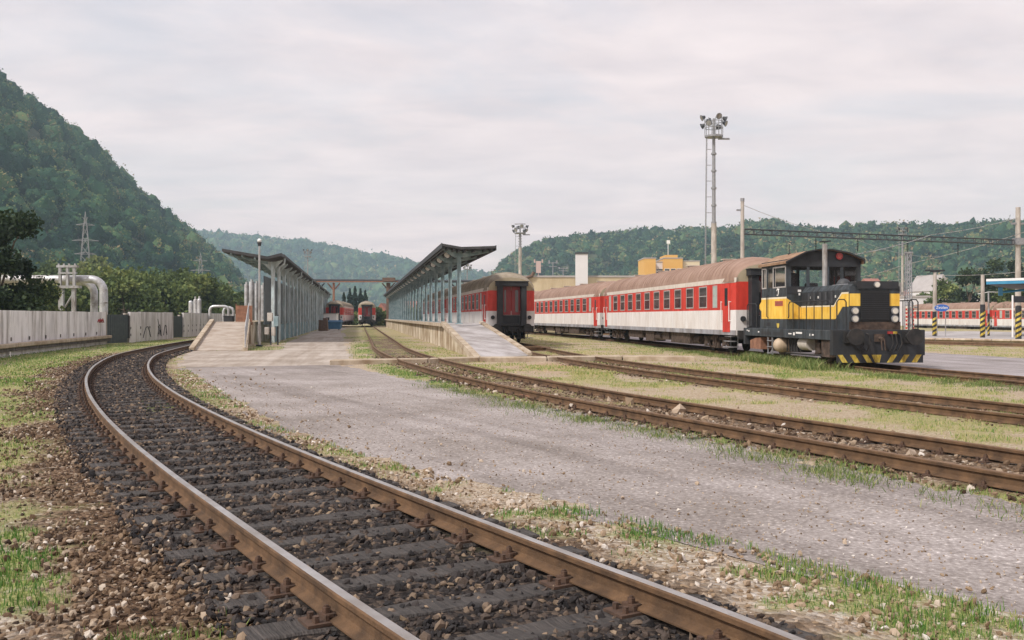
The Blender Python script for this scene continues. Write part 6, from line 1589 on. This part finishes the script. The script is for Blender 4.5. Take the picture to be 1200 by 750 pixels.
# ================================================================== TREES
def leafy_tree(label, x, y, h, w, leafm, seed, n=7000, leaf=.16, group=None, name='tree', low=.08, lumps=26, z0=0, cat='tree', vmean=.5):
    r = np.random.default_rng(seed); rr = random.Random(seed)
    o = empty(name, (x, y, z0), 0, label, cat, group)
    mb = MB(); th = h*.62; r0 = max(.06, h*.028)
    mb.tube([(0,0,-.2),(.02*h,0,th*.4),(-.01*h,.02*h,th*.75),(0,0,th)], r0, 8, r2=r0*.3)
    cs = []
    for k in range(lumps):
        a = rr.uniform(0, 2*math.pi); zt = low+(1-low)*rr.random()**.85; env = math.sin(min(1, max(.06, (zt-low)/(1-low)+.12))*math.pi*.86)**.6
        q = w/2*env*rr.uniform(.35, .88); cs.append((q*math.cos(a), q*math.sin(a), h*zt*.93, w*rr.uniform(.11, .22)))
        if k < 9: mb.tube([(0,0,th*rr.uniform(.3,.8)), (q*.6*math.cos(a), q*.6*math.sin(a), h*zt*.8), (q*math.cos(a), q*math.sin(a), h*zt*.9)], r0*.35, 5, r2=r0*.1)
    mb.build('trunk', M['trunk_bark'], o)
    cs = np.array(cs); idx = r.integers(0, lumps, n); d_ = r.normal(size=(n,3)); d_ /= np.linalg.norm(d_, axis=1)[:,None]
    rad = cs[idx,3]*(r.random(n)**.45)*r.uniform(.85, 1.25, n)
    Pc = cs[idx,:3]+d_*rad[:,None]*np.array([1,1,.8]); Pc[:,2] = np.maximum(Pc[:,2], .1)
    s = leaf*r.uniform(.6, 1.3, n); Rm = randrot(n, r)
    q4 = np.array([(-.5,-.35,0),(.5,-.35,0.1),(.55,.35,0),(-.45,.4,.1)])
    V = np.einsum('nij,kj->nki', Rm, q4)*s[:,None,None]+Pc[:,None,:]
    Fc = np.arange(4*n).reshape(n,4)
    lv = np.clip(r.normal(vmean, .16, lumps)[idx]+r.normal(0, .12, n), 0, 1)
    npmesh('crown', V.reshape(-1,3), Fc, M[leafm], {'v': np.repeat(lv, 4)}, parent=o, k=4)
    return o
Yt = 52
leafy_tree('big dark leafy tree rising behind the wall at the left edge', gx(-2,Yt), Yt, gz(250,Yt), 5.0, 'leaf_dark', 11, 24000, .17, lumps=44)
leafy_tree('second dark tree mostly outside the left edge behind the wall', gx(-75,Yt+3), Yt+3, gz(262,Yt), 5.5, 'leaf_dark', 12, 9000, .2)
leafy_tree('low yellowish bush between the dark tree and the pipe support', gx(46,Yt+6), Yt+6, gz(326,Yt+6), 2.6, 'leaf_mid', 13, 6000, .14, name='bush', cat='bush', vmean=.62)
band = [(20,330,130,14),(66,312,190,13),(100,296,250,16),(62,334,100,8),(95,338,105,8),(128,322,120,10),(146,332,110,8),(165,322,125,10),(185,326,120,9),(205,318,135,11),(222,326,130,9),(240,332,150,9),(256,338,160,10),(274,344,170,9)]
adj = ['leftmost pale green tree behind the pipe support','large green tree above the silver pipe','tall yellowing tree on the slope below the pylon','rounded tree seen under the silver pipe','tree filling the gap between support and pipe bends','yellow green tree just right of the pipe bends','small green tree next right of the pipe bends','broad tree above the graffiti','tree in the middle of the row above the graffiti','tallest tree of the row behind the graffiti wall','tree right of the tallest one in the wall row','tree above the three vent pipes','darker tree right of the vent pipes','last tree of the row, beside the shelter roof']
for k, (x, t_, Y, wd) in enumerate(band):
    leafy_tree(adj[k], gx(x,Y), Y, gz(t_,Y), wd*1.1, 'leaf_mid', 30+k, 5200, .40*Y/120, 'row of trees beyond the left wall', low=.0, lumps=22, vmean=.62 if k in (2,5,7) else .42)
# distant spruces
def spruce(label, x, t_, Y, seed):
    r = np.random.default_rng(seed); h = gz(t_, Y); o = empty('spruce_tree', (gx(x,Y), Y, 0), 0, label, 'tree', 'spruces between the canopies')
    mb = MB(); mb.tube([(0,0,0),(0,0,h*.95)], h*.015, 6, r2=.02); mb.build('trunk', M['trunk_bark'], o)
    n = 2600; t = r.random(n)**.7; z = h*(.08+.92*(1-t)); a = r.uniform(0, 2*math.pi, n); q = t*h*.27*r.uniform(.3, 1.1, n)*(.75+.25*np.sin(z*3.1))
    P_ = np.c_[q*np.cos(a), q*np.sin(a), z-q*.25]; Rm = randrot(n, r); s = .42*r.uniform(.6,1.3,n)*Y/230
    q4 = np.array([(-.5,-.25,0),(.5,-.25,0),(.5,.25,0),(-.5,.25,0)])
    V = np.einsum('nij,kj->nki', Rm, q4)*s[:,None,None]+P_[:,None,:]
    npmesh('crown', V.reshape(-1,3), np.arange(4*n).reshape(n,4), M['leaf_spruce'], {'v': np.repeat(np.clip(r.normal(.5,.2,n),0,1), 4)}, parent=o, k=4)
for k, (x, t_, lab) in enumerate(((403,343,'lowest spruce, leftmost of the dark group'),(410,338,'second spruce from the left in the dark group'),(416,335.5,'tallest spruce in the middle of the dark group'),(422.5,338,'spruce just right of the tallest one'),(428,340,'rightmost spruce above the far coach end'))):
    spruce(lab, x, t_, 235+k*3, 60+k)
for k, (x, t_, Y, wd, lm, lab) in enumerate(((1137,318,150,8.0,'leaf_dark','dark round tree behind the station coach'),(1110,330,165,8,'leaf_mid','lighter bushy tree left of the dark round one'),(1180,304,175,8,'leaf_dark','dark tree standing highest above the blue canopy'),(1163,325,150,5,'leaf_dark','dark tree behind the thin lamp pole'),(1175,338,130,7,'leaf_dark','low dark tree under the blue canopy'),(1202,332,125,8,'leaf_mid','green tree behind the departure display'),(1090,346,210,9,'leaf_mid','pale bush above the long warehouse'),(1075,350,200,7,'leaf_mid','small bush at the warehouse left end'),(1240,300,150,12,'leaf_dark','dark tree just outside the right edge'))):
    leafy_tree(lab, gx(x,Y), Y, gz(t_,Y), wd, lm, 80+k, 5200, .36*Y/150, 'trees behind the station coach', low=.0, lumps=20)
for k, (x, t_, Y, wd, lab) in enumerate(((396,362,215,7,'bush behind the rusty gantry post'),(408,366,200,6,'bush left of the far coach end'),(446,362,185,4.5,'yellowish bush right of the far coach end'),(456,368,190,6,'low bush before the right canopy end'),(470,362,240,12,'green bush behind the first canopy columns'),(500,364,250,12,'green bush behind the canopy columns'))):
    leafy_tree(lab, gx(x,Y), Y, gz(t_,Y), wd, 'leaf_mid', 110+k, 2200, .42, 'bushes at the end of the tracks', name='bush', low=.0, lumps=14, cat='bush')
# far tree belt along the foot of the right hill
r = np.random.default_rng(77); n = 230
# ================================================================== HAZE
hz = MB(); hz.box(-3600, 3600, -400, 3000, -6, 420)
o = bpy.data.meshes.new('haze'); o.from_pydata(hz.v, [], hz.f)
m = bpy.data.materials.new('haze_air'); m.use_nodes = True; t = m.node_tree; t.nodes.remove(t.nodes['Principled BSDF'])
pv = t.nodes.new('ShaderNodeVolumePrincipled'); pv.inputs['Color'].default_value = (.62,.83,1.0,1); pv.inputs['Density'].default_value = .00026; pv.inputs['Anisotropy'].default_value = .2
t.links.new(pv.outputs[0], t.nodes['Material Output'].inputs['Volume']); o.materials.append(m)
ho = bpy.data.objects.new('haze', o); C.objects.link(ho); tag(ho, 'thin pale blue air between the viewer and the hills', 'haze', kind='stuff')
